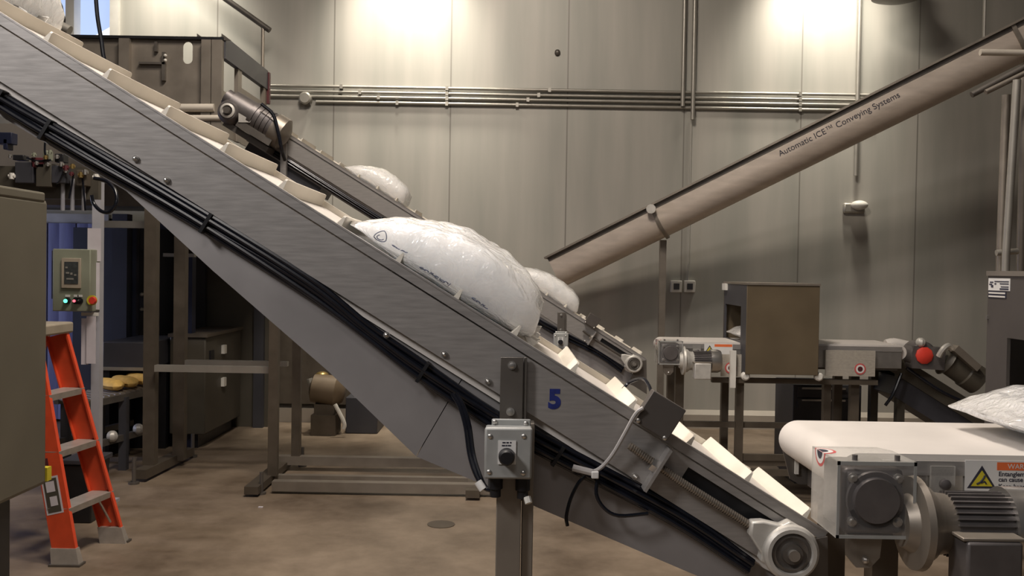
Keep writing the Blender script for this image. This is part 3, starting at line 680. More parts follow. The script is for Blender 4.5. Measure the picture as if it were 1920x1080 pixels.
# ================================================================== SCREW CONVEYOR (trough tube rising to the right)
A0, A1 = P(1045, 507, 9.2), P(2060, 5, 7.9)
ax = (A1-A0).normalized(); LN = (A1-A0).length
side = ax.cross(Vector((0, 0, 1))).normalized(); upv = side.cross(ax).normalized()
MS = Matrix((( side.x, ax.x, upv.x, A0.x), (side.y, ax.y, upv.y, A0.y), (side.z, ax.z, upv.z, A0.z), (0, 0, 0, 1)))  # x: side(+ = toward viewer?), y: along
VS = 1 if side.y < 0 else -1
sc = thing('screw_conveyor', 'long rising steel trough conveyor on the right, lettered Automatic ICE Conveying Systems', 'conveyor', (A0.x+2, A0.y-.3, 0))
Rr = .175
def usec(r, h): return [(-r, h)]+[(-r*math.cos(math.pi*i/18), -r*math.sin(math.pi*i/18)) for i in range(19)]+[(r, h)]
ljoin = (P(1228, 400, 9.0)-A0).dot(ax)*1.0
b = MB(MS); b.loft([[(x, y, z) for x, z in usec(Rr, .13)] for y in (0, ljoin)]); b.build('trough', 'trough', sc)
b = MB(MS); b.loft([[(x, y, z) for x, z in usec(Rr, .13)] for y in (ljoin+.03, LN)]); b.build('trough', 'trough', sc)
b = MB(MS); b.loft([[(x, y, z) for x, z in usec(Rr+.022, .14)] for y in (ljoin, ljoin+.03)]); b.build('flange', 'steel_brown', sc)
l2 = (P(1893, 75, 8.1)-A0).dot(ax)
b = MB(MS); b.loft([[(x, y, z) for x, z in usec(Rr+.022, .14)] for y in (l2, l2+.035)]); b.build('flange', 'steel_brown', sc)
MB(MS).box(-Rr-.045, Rr+.045, -.02, LN, .131, .15).build('lid', 'steel_brown', sc)
b = MB(MS); b.box(VS*Rr-.004+.0, VS*Rr+.006, 0, LN, .095, .131); b.build('lid_flange', 'steel_dark', sc)
for y in (ljoin+.015,):
    b = MB(MS); b.cyl((VS*(Rr+.0), y, .10), (VS*(Rr+.06), y, .10), .028, n=10); b.cyl((VS*(Rr+.05), y, .10), (VS*(Rr+.085), y, .10), .045, n=10); b.build('clamp', 'cast_alu', sc)
# lettering along the viewer's side
tl_ = (P(1562, 226, 8.5)-A0).dot(ax)
xd = ax if VS else ax
mt_txt = Matrix(((ax.x, upv.x, (side*VS).x, 0), (ax.y, upv.y, (side*VS).y, 0), (ax.z, upv.z, (side*VS).z, 0), (0, 0, 0, 1)))
ctr = A0+ax*tl_+side*VS*(Rr+.002)+upv*.035
text('Automatic ICE\u2122 Conveying Systems', .0745, Matrix.Translation(ctr) @ mt_txt, 'ink_dark', sc, 'lettering', .001)
# support post and hanger rod
px_ = P(1243, 460, 9.0); MB().box(px_.x-.03, px_.x+.03, 9.0-.03, 9.03, 0, px_.z+.05).build('support_post', 'steel_brown', sc)
hr = P(1845, 60, 8.1); MB().cyl((hr.x, 8.1, hr.z-.1), (hr.x, 8.1, 6.99), .014, n=8).build('hanger_rod', 'conduit', sc)
# ================================================================== PIPE FRAME at the right
pfm = thing('pipe_frame', 'frame of upright metal tubes behind the dark hood at the right edge', 'frame', (P(1900, 500, 5).x, 5.0, 0))
def wtube(name, pts, r, mt_, root): return MB().tube(pts, r, 10, 0).build(name, mt_, root)
a = P(1876, 480, 5); b2 = P(1887, 178, 5)
wtube('upright', [(a.x, 5, 0), (a.x, 5, a.z), b2], .022, 'steel_brown', pfm)
a = P(1886, 480, 4.9); wtube('slanted_tube', [P(1880, 700, 4.9), a, P(1907, 150, 4.9)], .02, 'conduit', pfm)
a = P(1914, 480, 5.05); wtube('upright', [(a.x, 5.05, 0), (a.x, 5.05, P(1914, 140, 5.05).z)], .022, 'steel_brown', pfm)
wtube('cross_tube', [P(1868, 474, 4.95), P(1908, 471, 4.95)], .016, 'conduit', pfm)
wtube('diagonal_tube', [P(1822, 178, 5), P(1990, 90, 5)], .016, 'steel_dark', pfm)
wtube('diagonal_tube', [P(1848, 173, 4.95), P(1990, 104, 4.95)], .014, 'steel_brown', pfm)
o = MB().tube([P(1838, 98, 6.2), (8.48, 6.2, P(1838, 98, 6.2).z)], .022, 10, 0).build('horizontal_pipe', 'pipe_cream')
tag(o, 'short pale horizontal pipe at the upper right edge, crossing before the trough', 'pipe')
# ================================================================== SECOND FAR OUTFEED INCLINE with red cap
of = thing('outfeed_incline', 'dark descending conveyor right of the background belt, with red capped gear motor', 'conveyor', (P(1750, 850, 7.0).x, 7.0, 0))
a, c = P(1660, 668, 7.0), P(1870, 800, 7.0)
dv = (c-a).normalized(); nv = Vector((-dv.z, 0, dv.x)); nv = nv if nv.z > 0 else -nv
def OB(n, u0_, u1_, y0, y1, t0, t1, mt_, root=of, bev=0):
    L = [[a+dv*u+nv*t+Vector((0, y-7.0, 0)) for u, t in ((u0_, t0), (u1_, t0), (u1_, t1), (u0_, t1))] for y in (y0, y1)]
    return MB().loft(L).build(n, mt_, root, bevel=bev)
OB('side_panel', -.02, 1.15, 6.78, 6.79, -.10, .03, 'machine_olive'); OB('side_panel', -.02, 1.15, 7.2, 7.21, -.10, .03, 'machine_olive')
OB('belt', -.02, 1.15, 6.8, 7.2, .0, .012, 'belt'); OB('pan', .1, 1.15, 6.8, 7.2, -.24, -.1, 'machine_dark')
for x, y in ((P(1680, 800, 6.9).x, 6.85), (P(1650, 800, 7).x, 7.15), (P(1835, 800, 7).x, 7.0)):
    MB().box(x-.028, x+.028, y-.03, y+.03, 0, 1.02 if x < 2.9 else .7).build('leg', 'machine_olive', of)
q = P(1735, 667, 6.62)
gb = MB(); gb.lathe((q.x, 6.79, q.z), (q.x, 6.0, q.z), [(0, .10), (.12, .10), (.14, .085)], 24); gb.bar(P(1705, 668, 6.7), P(1765, 672, 6.7), .12, .16); gb = gb.build('gearbox', 'motor_grey', of)
MB().lathe((q.x, 6.65, q.z), (q.x, 6.0, q.z), [(0, .062), (.02, .062), (.03, .045), (.032, .002)], 10).build('red_cap', 'red', gb)
MB().ball(P(1726, 642, 6.65), .035, n=8).build('breather', 'cast_alu', gb)
b = MB(); b.lathe(P(1768, 672, 6.72), P(1835, 715, 6.72), [(0, .09), (.03, .115), (.04, .09), (.18, .095), (.19, .105), (.30, .105), (.32, .05)], 24); mo = b.build('motor', 'machine_olive', of)
b = MB(); b.tube([P(1760, 668, 6.6), P(1768, 655, 6.58), P(1778, 648, 6.6), P(1785, 655, 6.62)], .02, 8, 3); b.build('lifting_eye', 'cast_alu', mo)
b = MB(); b.bar(P(1787, 652, 6.62), P(1830, 690, 6.62), .10, .05); b.build('terminal_box', 'steel_brown', mo)
for s, e in (((1700, 690), (1835, 765)), ((1690, 700), (1660, 760))):
    MB().tube([P(*s, 6.7), P((s[0]+e[0])/2, (s[1]+e[1])/2+8, 6.68), P(*e, 6.7)], .012, 8, 4).build('cable', 'cable_black', of)
q = P(1673, 667, 6.66); MB().lathe((q.x, 6.75, q.z), (q.x, 6, q.z), [(0, .05), (.08, .05), (.09, .03)], 18).build('idler_roller', 'fixture_white', of)
o = MB().tube([P(1662, 648, 6.9), P(1676, 645, 6.9), P(1700, 650, 6.9)], .045, 12, 3).build('nose_roller', 'belt', of)
# ================================================================== HOPPER, upper left
hp = thing('hopper', 'open brown steel hopper box at the upper left, with slotted front plate', 'hopper', (P(320, 230, 7.3).x, 7.3, P(320, 230, 6.9).z))
D0, D1 = 6.9, 8.09
xL, xR = P(135, 150, D0).x, P(415, 150, D0).x; zT = P(400, 76, D0).z; zB = P(400, 240, D0).z-.05
xs = P(240, 150, D0).x
def stad(cx, cz, r, h, n=6):
    o = []
    for i in range(n+1): a = math.pi*i/n; o.append((cx+r*math.cos(a), cz+h+r*math.sin(a)))
    for i in range(n+1): a = math.pi+math.pi*i/n; o.append((cx+r*math.cos(a), cz-h+r*math.sin(a)))
    return o
q = P(352, 99, D0)
hr_, hh_ = .036, .045; b = MB()
xh0, xh1 = q.x-hr_, q.x+hr_; zh0, zh1 = q.z-hh_-hr_, q.z+hh_+hr_
b.box(xh0, xh1, D0, D0+.01, zh1, zT)
for sx in (-1, 1):
    for sz in (-1, 1):
        b.prism([(q.x+sx*hr_, q.z+sz*(hh_+hr_))]+[(q.x+sx*hr_*math.sin(t*math.pi/16), q.z+sz*(hh_+hr_*math.cos(t*math.pi/16))) for t in range(9)], D0, D0+.01)
b.box(xL, xh0, D0, D0+.01, zB, zT); b.box(xh1, xR, D0, D0+.01, zB, zT); b.box(xh0, xh1, D0, D0+.01, zB, zh0)
b.build('front_plate', 'steel_brown', hp)
MB().box(xL, xR+.02, D0-.03, D0+.02, zT, zT+.02).build('top_edge', 'black', hp)
for p_, w_ in ((237, .075), (390, .07), (410, .075)):
    x = P(p_, 150, D0).x; MB().box(x-w_/2, x+w_/2, D0-.05, D0, zB, zT-.005).build('stiffener', 'steel_brown', hp)
b = MB(); b.box(xR-.01, xR+.03, D0, D1, zT-.13, zT+.03); b.build('side_beam', 'machine_dark', hp)
MB().box(xR-.01, xR+.02, D0+.35, D0+.45, zB, zT-.13).build('side_post', 'steel_brown', hp); MB().box(xR-.01, xR+.02, D1-.1, D1, zB, zT-.13).build('side_post', 'steel_brown', hp)
MB().box(xR-.005, xR+.005, D0+.5, D1-.1, zB, zT-.25).build('side_plate', 'steel_brown', hp)
MB().box(xR-.005, xR+.005, D0+.0, D0+.36, zB, zT-.36).build('side_plate', 'steel_brown', hp)
MB().box(xR-.02, xR+.04, D1, D1+.05, zT-.25, zT+.02).build('end_bracket', 'dark_red', hp)
for p_ in (370, 416):
    b = MB(); a = P(p_, 76, D0); b.prism([(a.x, a.z), (a.x+.07, a.z), (a.x, a.z+.05)], D0-.01, D0); b.build('corner_fin', 'steel_dark', hp)
lt = MB(); a = P(310, 80, D0-.02)
lt.box(P(307, 0, D0).x, P(313, 0, D0).x, D0-.03, D0, P(0, 137, D0).z-.04, P(0, 84, D0).z-.04); lt.box(P(264, 0, D0).x, P(312, 0, D0).x, D0-.03, D0, P(310, 122, D0).z, P(310, 118, D0).z); lt.box(P(293, 0, D0).x, P(298, 0, D0).x, D0-.03, D0, P(300, 98, D0).z, P(300, 80, D0).z)
lt = lt.build('latch', 'steel_dark', hp)
for y in (104, 113): MB().ball(P(310, y, D0-.04), .012, n=8).build('latch_bolt', 'fixture_white', lt)
for p_, y, r in ((0, 202, .03), (0, 221, .022)):
    b = MB(); b.tube([P(280, y, 6.85), P(402 if y < 210 else 418, y, 6.85)], r, 10, 0); b.build('outlet_pipe', 'pipe_cream', hp)
dk_ = thing('mezzanine_deck', 'raised steel platform under the hopper at the upper left', 'platform', (-5, 8.6, 2.2))  # unseen deck added to keep lamp light off the wall below
MB().box(-8.9, -2.1, 7.75, 9.85, 2.2, 2.26).build('deck_plate', 'machine_olive', dk_)
MB().box(-8.9, -2.6, 7.68, 7.72, 2.3, 2.78).build('toe_panel', 'side_paint', dk_)  # grey panel added to cover the brightly lit wall behind
MB().box(-8.9, -2.1, 7.7, 7.76, 2.12, 2.3).build('edge_beam', 'stand_brown', dk_)
# hopper support legs down to the floor (dark uprights at left)
hs = thing('support_frame', 'tall brown upright posts with cross bars beyond the ladder, under the hopper', 'frame', (P(310, 880, 7.9).x, 7.9, 0))
for px, d in ((283, 7.2), (338, 7.6)):
    x = P(px, 700, d).x; MB().box(x-.045, x+.045, d-.04, d+.04, .05, 2.6 if d < 7.5 else 2.75).build('post', 'stand_brown', hs)
MB().bar((P(262, 900, 7.0).x, 7.0, .06), (P(352, 870, 7.9).x, 7.9, .06), .1, .07).build('base_beam', 'stand_brown', hs)
for q, d in (((251, 905), 6.95), ((361, 865), 7.95)):
    x = P(*q, d).x; b = MB(); b.cyl((x, d, 0), (x, d, .2), .016, n=8); b.cyl((x, d, 0), (x, d, .015), .04, n=12); b.build('levelling_foot', 'steel_dark', hs)
for (xa, ya), (xb_, yb_), d, h in (((292, 690), (512, 692), 7.12, .05), ((345, 679), (540, 681), 7.6, .04)):
    b = MB(); p_, q_ = P(xa, ya, d), P(xb_, yb_, d); b.box(p_.x, q_.x, d-.03, d+.03, p_.z-h/2, p_.z+h/2); b.build('cross_bar', 'conduit', hs)
b = MB(); p_, q_ = P(196, 421, 7.5), P(286, 422, 7.5); b.box(p_.x, q_.x, 7.47, 7.53, p_.z-.025, p_.z+.03); b.build('cross_bar', 'conduit', hs)
b = MB(); p_, q_ = P(308, 478, 8.1), P(366, 479, 8.1); b.box(p_.x, q_.x, 8.07, 8.13, p_.z-.015, p_.z+.015); b.build('cross_bar', 'conduit', hs)
x = P(228, 600, 8.8).x; MB().box(x-.07, x+.07, 8.74, 8.86, 0, 2.11).build('post', 'machine_blue', hs)
x = P(356, 600, 8.4).x; MB().box(x-.035, x+.035, 8.35, 8.45, 0, P(356, 478, 8.4).z).build('blue_column', 'column_blue', hs)
# ================================================================== background machines at left
def machine(name, label, cat, x0, x1, y0, y1, z0, z1, mt_):
    t = thing(name, label, cat, ((x0+x1)/2, (y0+y1)/2, z0))
    return t
x0, x1 = P(196, 500, 8.9).x, P(290, 500, 8.9).x
t = machine('machine_enclosure', 'tall dark blue grey machine housing with long slot handles, behind the control panel', 'machine', x0, x1, 8.9, 9.4, 0, 2.6, 0)
zt = P(250, 428, 8.9).z
MB().box(x0-.3, x1, 8.9, 9.4, 0, zt).build('body', 'machine_blue', t)
for px, y0, y1 in ((268, 470, 548), (268, 585, 640)):
    x = P(px, 500, 8.88).x; MB().box(x-.03, x+.03, 8.87, 8.9, P(px, y1, 8.88).z, P(px, y0, 8.88).z).build('slot_handle', 'black', t)
for px in (233, 258): 
    x = P(px, 500, 8.88).x; MB().box(x-.012, x+.012, 8.885, 8.9, .1, zt).build('door_edge', 'machine_dark', t)
for py in (552, 580): MB().ball(P(266, py, 8.86), .02, n=8).build('hinge', 'conduit', t)
x0, x1 = P(292, 500, 9.5).x, P(505, 500, 9.5).x; zt = P(400, 400, 9.5).z
t = machine('partition', 'dull olive brown steel partition wall behind the leftmost conveyor posts', 'partition', x0, x1, 9.5, 9.6, 0, zt, 0)  # dark sheet added where the back wall gets little light
MB().box(x0, x1, 9.5, 9.56, 0, zt).build('panel', 'machine_olive', t)
for px in (308, 380, 490): x = P(px, 500, 9.48).x; MB().box(x-.06, x+.04, 9.44, 9.5, 0, zt).build('stud', 'machine_dark', t)
MB().box(x1, P(690, 500, 9.8).x, 9.79, 9.82, .2, 1.75).build('lower_panel', 'stand_brown', t)  # dark panel laid on the back wall as its shade
# low brown cabinet
t = thing('low_cabinet', 'low brown steel cabinet on the floor behind the two posts, receding toward the wall', 'cabinet', (-3.3, 9.0, 0))
MB().box(-3.04, -2.72, 8.3, 9.38, .13, 1.0).build('body', 'machine_olive', t, bevel=.01)
MB().box(-3.05, -2.70, 8.28, 9.39, 1.0, 1.03).build('top', 'stand_brown', t)
MB().box(-3.03, -2.80, 8.36, 9.35, 0, .13).build('plinth', 'black', t)
for py, d in ((655, 8.8), (716, 8.8)):
    a = P(450, py, d); MB().box(-2.72, -2.69, 8.75, 8.82, a.z-.04, a.z+.04).build('latch', 'fixture_white', t)
a = P(388, 665, 8.45); MB().box(-2.72, -2.705, 8.4, 8.5, a.z-.04, a.z+.04).build('knob', 'black', t)
# black bagging machine with yellow packs
x0, x1 = P(192, 680, 7.9).x, P(279, 680, 7.9).x
t = thing('bagging_machine', 'black low machine with wide dark opening and tiny red lamp, left of the posts', 'machine', ((x0+x1)/2, 8.3, 0))
zt = P(230, 641, 7.9).z; zm = P(230, 691, 7.9).z; zb = P(230, 722, 7.9).z
MB().box(x0, x1, 7.9, 8.7, zm, zt).build('upper_housing', 'machine_dark', t, bevel=.01)
MB().box(x0, x1, 7.88, 7.92, zm-.015, zm+.012).build('housing_lip', 'conduit', t)
MB().box(x0, x1, 8.3, 8.7, 0, zm).build('back_housing', 'black', t)
MB().box(x0, x0+.06, 7.9, 8.3, 0, zm).build('side_cheek', 'black', t)
MB().ball(P(221, 699, 8.28), .014, n=8).build('indicator_lamp', 'lamp_red', t)
t = thing('roller_conveyor', 'low dark side conveyor carrying yellow packs beside the ladder', 'conveyor', (P(230, 850, 7.0).x, 7.2, 0))
a, c = P(150, 757, 6.9), P(292, 727, 7.85)
for dz, mt_ in ((0, 'steel_dark'), (-.32, 'steel_dark')):
    MB().bar(a+Vector((0, 0, dz-.02)), c+Vector((0, 0, dz-.02)), .04, .05).build('rail', mt_, t)
    MB().bar(a+Vector((-.3, .25, dz-.02)), c+Vector((-.3, .25, dz-.02)), .04, .05).build('rail', mt_, t)
for i in range(14):
    q = a.lerp(c, (i+.5)/14); MB().cyl(q+Vector((0, 0, -.0)), q+Vector((-.3, .25, 0)), .022, n=10).build('roller', 'steel_brown', t)
for f in (.12, .55, .9):
    q = a.lerp(c, f)
    for dx, dy in ((0, 0), (-.3, .25)): MB().box(q.x+dx-.03, q.x+dx+.03, q.y+dy-.03, q.y+dy+.03, 0, q.z-.02).build('leg', 'machine_dark', t)
for f in (.4, .75): MB().ball(a.lerp(c, f)+Vector((.02, -.05, -.30)), .045, n=8).build('coupling', 'cast_alu', t)
for i, f in enumerate((.52, .72, .92)):
    q = a.lerp(c, f)
    b = MB(); d = (c-a).normalized(); s_ = Vector((-.3, .25, 0)).normalized(); q = q+Vector((-.15, .125, .024))
    lp = []
    for k in range(9):
        u = -1+k/4; r_ = max(.02, (1-abs(u)**4)**.5)
        lp.append([q+d*(.095*math.cos(j*math.pi/6)*r_)+s_*(.19*u)+Vector((0, 0, .045+.045*math.sin(j*math.pi/6)*r_)) for j in range(12)])
    b.loft(lp); o = b.build('yellow_pack', 'yellow_item')
    tag(o, ('yellow pack on the side conveyor, nearest the ladder', 'yellow pack in the middle of the three on the side conveyor', 'yellow pack on the side conveyor, nearest the brown post')[i], 'pack', 'yellow packs on the side conveyor')
# blue strip curtain doorway
x0, x1 = P(95, 400, 9.6).x, P(192, 400, 9.6).x
t = thing('strip_curtain', 'bluish plastic strip curtain behind the control panel at the left', 'curtain', ((x0+x1)/2, 9.6, 0))
for i in range(7):
    xa = x0-.5+(x1-x0+.5)*i/7; xb_ = xa+(x1-x0+.5)/7+.02
    zt = min(2.05, P(150, 300, 9.6).z)
    MB().prism_z([(xa, 9.6+.015*(i % 2)), ((xa+xb_)/2, 9.58+.015*(i % 2)), (xb_, 9.6+.015*(i % 2)), (xb_, 9.606+.015*(i % 2)), ((xa+xb_)/2, 9.586+.015*(i % 2)), (xa, 9.606+.015*(i % 2))], .03, zt).build('strip', 'curtain_blue', t)
MB().box(x0-.6, x1+.05, 9.65, 9.72, P(150, 418, 9.6).z, P(150, 408, 9.6).z).build('rail', 'column_blue', t)
MB().box(x0-.6, x1+.05, 9.63, 9.7, zt, zt+.1).build('head_rail', 'conduit', t)
# tan pump
q = P(612, 733, 9.2)
t = thing('pump', 'small tan tank and motor unit standing on the floor behind the floor frame', 'pump', (q.x, 9.2, 0))
b = MB(); b.lathe(q+Vector((-.16, 0, .03)), q+Vector((.3, 0, -.03)), [(0, .06), (.03, .14), (.26, .16), (.33, .10), (.35, .02)], 24); b.build('tank', 'pump_tan', t)
MB().box(q.x-.1, q.x+.1, 9.1, 9.3, .2, q.z-.12).build('bracket', 'stand_brown', t)
MB().box(q.x-.12, q.x+.12, 9.05, 9.35, 0, .2).build('base', 'stand_brown', t)
MB().tube([P(628, 758, 9.0), P(642, 785, 9.0), P(646, 797, 9.0), P(644, 804, 9.0)], .02, 8, 3).build('hose', 'fixture_white', t)
b = MB(); b.tube([P(580, 710, 9.2), P(584, 722, 9.2), P(590, 735, 9.2)], .03, 8, 3); b.build('fitting', 'conduit', t)
MB().ball(P(604, 704, 9.35), .07, (1, 1, .6), 10).build('cap', 'brass', t)
b = MB(); x0, x1 = P(648, 760, 9.2).x, P(708, 760, 9.2).x; b.box(x0, x1, 9.2, 9.7, 0, P(670, 745, 9.2).z)
tag(b.build('floor_cabinet', 'machine_dark', None, bevel=.01), 'dark low box on the floor just right of the tan pump', 'box')
# ================================================================== LADDER
t = thing('step_ladder', 'orange fibreglass step ladder with grey steps beside the grey cabinet', 'ladder', (-2.6, 5.32, 0))
L0, R0 = Vector((-2.335, 5.04, 0)), Vector((-2.26, 5.50, 0)); LT, RT_ = Vector((-2.62, 5.16, 1.24)), Vector((-2.60, 5.47, 1.24))
def rail(p, q, nm, mt_, wd=.125, fl=.03, sgn=1):
    d = (q-p).normalized(); s_ = Vector((0, 1, 0)); dep = d.cross(s_).normalized()    # dep along x
    if dep.x < 0: dep = -dep
    th = .006; L = []
    sec = [(0, 0), (-wd, 0), (-wd, sgn*fl), (-wd+th, sgn*fl), (-wd+th, sgn*th), (-th, sgn*th), (-th, sgn*fl), (0, sgn*fl)]
    for pt in (p, q): L.append([pt+dep*a_+s_*b_ for a_, b_ in sec])
    return MB().loft(L).build(nm, mt_, t)
lr = rail(L0+(LT-L0)*.06, LT, 'front_rail', 'orange', sgn=1); rr_ = rail(R0+(RT_-R0)*.06, RT_, 'front_rail', 'orange', sgn=-1)
# bright rail edges
for p, q, sg, pr in ((L0+(LT-L0)*.06, LT, 1, lr), (R0+(RT_-R0)*.06, RT_, -1, rr_)):
    MB().loft([[pt+Vector((.001, 0, 0)), pt+Vector((.004, 0, 0)), pt+Vector((.004, sg*.03, 0)), pt+Vector((.001, sg*.03, 0))] for pt in (p, q)]).build('rail_edge', 'orange_bright', pr)
for p, q in ((L0, LT), (R0, RT_)):
    e = p+(q-p)*.075; b = MB(); d = (q-p).normalized()
    b.loft([[p+Vector((x, y, 0)) for x, y in ((.012, -.012), (-.14, -.012), (-.14, .045), (.012, .045))] if p is L0 else [p+Vector((x, y, 0)) for x, y in ((.012, .012), (-.14, .012), (-.14, -.045), (.012, -.045))],
            [e+Vector((x, y, 0)) for x, y in ((.008, -.006), (-.132, -.006), (-.132, .036), (.008, .036))] if p is L0 else [e+Vector((x, y, 0)) for x, y in ((.008, .006), (-.132, .006), (-.132, -.036), (.008, -.036))]])
    b.build('rail_foot', 'ladder_step', t)
    MB().box(p.x-.15, p.x+.02, p.y-.025, p.y+.05 if p is L0 else p.y+.025, 0, .012).build('foot_pad', 'steel_dark', t)
for z in (.305, .61, .915):
    f = z/1.24; a, c = L0.lerp(LT, f), R0.lerp(RT_, f)
    b = MB(); b.loft([[p+Vector((x, 0, zz)) for x, zz in ((.004, -.035), (.008, .0), (-.115, .0), (-.115, -.03), (-.111, -.03), (-.111, -.005), (.002, -.005), (.0, -.035))] for p in (a, c)])
    b.build('step', 'ladder_step', t)
a, c = P(88, 640, 5.16), 0
b = MB(); b.box(-2.78, -2.585, 5.12, 5.51, 1.235, 1.30); b.build('top_cap', 'tan_plastic', t, bevel=.012)
RL, RR = Vector((-3.25, 5.02, 0)), Vector((-3.22, 5.66, 0))
for p, q in ((RL, Vector((-2.74, 5.16, 1.24))), (RR, Vector((-2.73, 5.47, 1.24)))):
    MB().bar(p, q, .03, .05).build('rear_rail', 'orange', t)
for z in (.35, .70, 1.0):
    f = z/1.24; MB().bar(RL.lerp(Vector((-2.74, 5.16, 1.24)), f), RR.lerp(Vector((-2.73, 5.47, 1.24)), f), .03, .02).build('rear_bar', 'ladder_step', t)
for p, q, e in ((L0, LT, .035), (R0, RT_, -.035)):
    a = p.lerp(q, .24)+Vector((-.04, e, 0)); c = p.lerp(q, .10)+Vector((-.06 if e > 0 else -.05, e*.7, 0)); MB().tube([a+Vector((0, e*2.5, 0)), c], .007, 6, 0).build('foot_brace', 'steel_bright', t)
# labels on the near rail
d = (LT-L0).normalized(); dep = Vector((d.z, 0, -d.x))
def on_rail(f0, f1, a0, a1, e):
    pts = []
    for f, x in ((f0, a0), (f0, a1), (f1, a1), (f1, a0)): pts.append(L0.lerp(LT, f)+dep*(-.125+.125*x)+Vector((0, -e, 0)))
    return pts
for f0, f1, a0, a1, e, mt_ in ((.235, .395, .05, .80, .001, 'paper'), (.243, .387, .13, .72, .002, 'machine_olive')):
    p_ = on_rail(f0, f1, a0, a1, e); MB().loft([p_, [v+Vector((0, .001, 0)) for v in p_]]).build('rail_label', mt_, lr)
for f0, f1, a0, a1 in ((.33, .375, .22, .6), (.27, .31, .3, .62), (.44, .475, .2, .5)):
    p_ = on_rail(f0, f1, a0, a1, .003); MB().loft([p_, [v+Vector((0, .001, 0)) for v in p_]]).build('label_print', 'paper' if f0 < .4 else 'dark_red', lr)
p_ = on_rail(.53, .69, .0, .35, .002); MB().loft([p_, [v+Vector((0, .001, 0)) for v in p_]]).build('label_print', 'tan_plastic', lr)
# black bin behind ladder
a, c = P(124, 868, 5.9), P(180, 935, 5.9)
t = thing('waste_bin', 'black plastic bin on the floor seen between the ladder rails', 'bin', ((a.x+c.x)/2, 5.98, 0))
MB().loft([[(a.x+.02, 5.87, 0), (c.x-.02, 5.87, 0), (c.x-.02, 6.09, 0), (a.x+.02, 6.09, 0)], [(a.x, 5.85, a.z), (c.x, 5.85, a.z), (c.x, 6.11, a.z), (a.x, 6.11, a.z)]]).build('body', 'black', t, bevel=.01)
MB().box(a.x-.012, c.x+.012, 5.84, 6.12, a.z, a.z+.03).build('rim', 'machine_dark', t, bevel=.005)
# ================================================================== ELECTRICAL CABINET, left front
CX = P(90, 600, 4.1).x
t = thing('electrical_cabinet', 'large grey green steel cabinet at the left edge in front of the ladder', 'cabinet', (CX-.35, 3.6, 0))
zt, zb = P(92, 362, 4.1).z, P(86, 908, 4.1).z
MB().box(CX-.75, CX, 2.95, 4.1, zb, zt-.03).build('body', 'cabinet_paint', t, bevel=.02)
MB().box(CX-.77, CX+.012-.01, 2.93, 4.07, zt-.045, zt+.0).build('lid', 'cabinet_paint', t, bevel=.01)
MB().box(CX-.70, CX-.03, 3.15, 3.86, 0, zb).build('pedestal', 'black', t, bevel=.01)
q = P(86, 890, 4.1); MB().box(CX-.03, CX+.0, 4.1, 4.14, q.z-.03, q.z+.03).build('yellow_tag', 'yellow', t)
# ================================================================== CONTROL PANEL ON POST
Y = 6.3
def PB(b, pa, pc, y0, y1): a, c = P(*pa, Y), P(*pc, Y); return b.box(a.x, c.x, y0, y1, c.z, a.z)
x = P(182, 700, Y+.06).x
t = thing('control_panel', 'green grey operator panel with small screen and lit buttons on a white post', 'control panel', (x, Y+.06, 0))
MB().box(x-.028, x+.028, Y+.03, Y+.09, .02, P(182, 340, Y).z).build('post', 'post_paint', t)
MB().box(x-.12, x+.12, Y-.04, Y+.16, 0, .02).build('base_plate', 'post_paint', t)
bd = PB(MB(), (115, 467), (184, 583), Y-.12, Y+.03).build('panel_box', 'panel_green', t, bevel=.006)
PB(MB(), (104, 470), (114, 560), Y-.05, Y+.03).build('side_unit', 'machine_dark', bd)
bz = PB(MB(), (133, 484), (168, 540), Y-.135, Y-.12).build('screen_bezel', 'tan_plastic', t, bevel=.003)
PB(MB(), (139, 491), (164, 532), Y-.138, Y-.135).build('screen', 'screen', bz)
b = MB()
for x0, y0, x1, y1 in ((141, 500, 145, 503), (142, 510, 148, 513), (150, 511, 154, 515), (157, 514, 161, 517), (143, 521, 156, 524)): PB(b, (x0, y0), (x1, y1), Y-.1395, Y-.138)
b.build('screen_marks', 'conduit', bz)
for px, mt_, r in ((127, 'lamp_green', .016), (143, 'lamp_red', .012), (150, 'black', .013)):
    q = P(px, 564, Y-.12); k = MB().lathe((q.x, Y-.12, q.z), (q.x, 0, q.z), [(0, .022), (.01, .022), (.01, r), (.03, r*.8)], 14).build('button_ring', 'black', t)
    MB().lathe((q.x, Y-.13, q.z), (q.x, 0, q.z), [(0, r*.8), (.024, r*.8), (.03, r*.4)], 12).build('button_lens', mt_, k)
    MB().box(q.x-.016, q.x+.016, Y-.122, Y-.12, q.z+.026, q.z+.04).build('button_tag', 'white_plate', t)
q = P(173, 563, Y-.12); k = MB().lathe((q.x, Y-.12, q.z), (q.x, 0, q.z), [(0, .034), (.008, .034)], 18).build('emergency_collar', 'yellow', t)
MB().lathe((q.x+.018, Y-.128, q.z), (q.x+.018, 0, q.z), [(0, .014), (.02, .014), (.022, .026), (.04, .022)], 16).build('emergency_button', 'red', k)
for i, (a, c, mt_) in enumerate((((167, 428), (191, 490), 'paper'), ((178, 492), (190, 580), 'paper'), ((158, 585), (190, 592), 'fixture_white'), ((160, 596), (172, 682), 'paper'), ((171, 592), (187, 680), 'paper'))):
    PB(MB(), a, c, Y-.022-.012*i, Y-.014-.012*i).build('paper_sheet' if i != 2 else 'clip_tray', mt_, t)
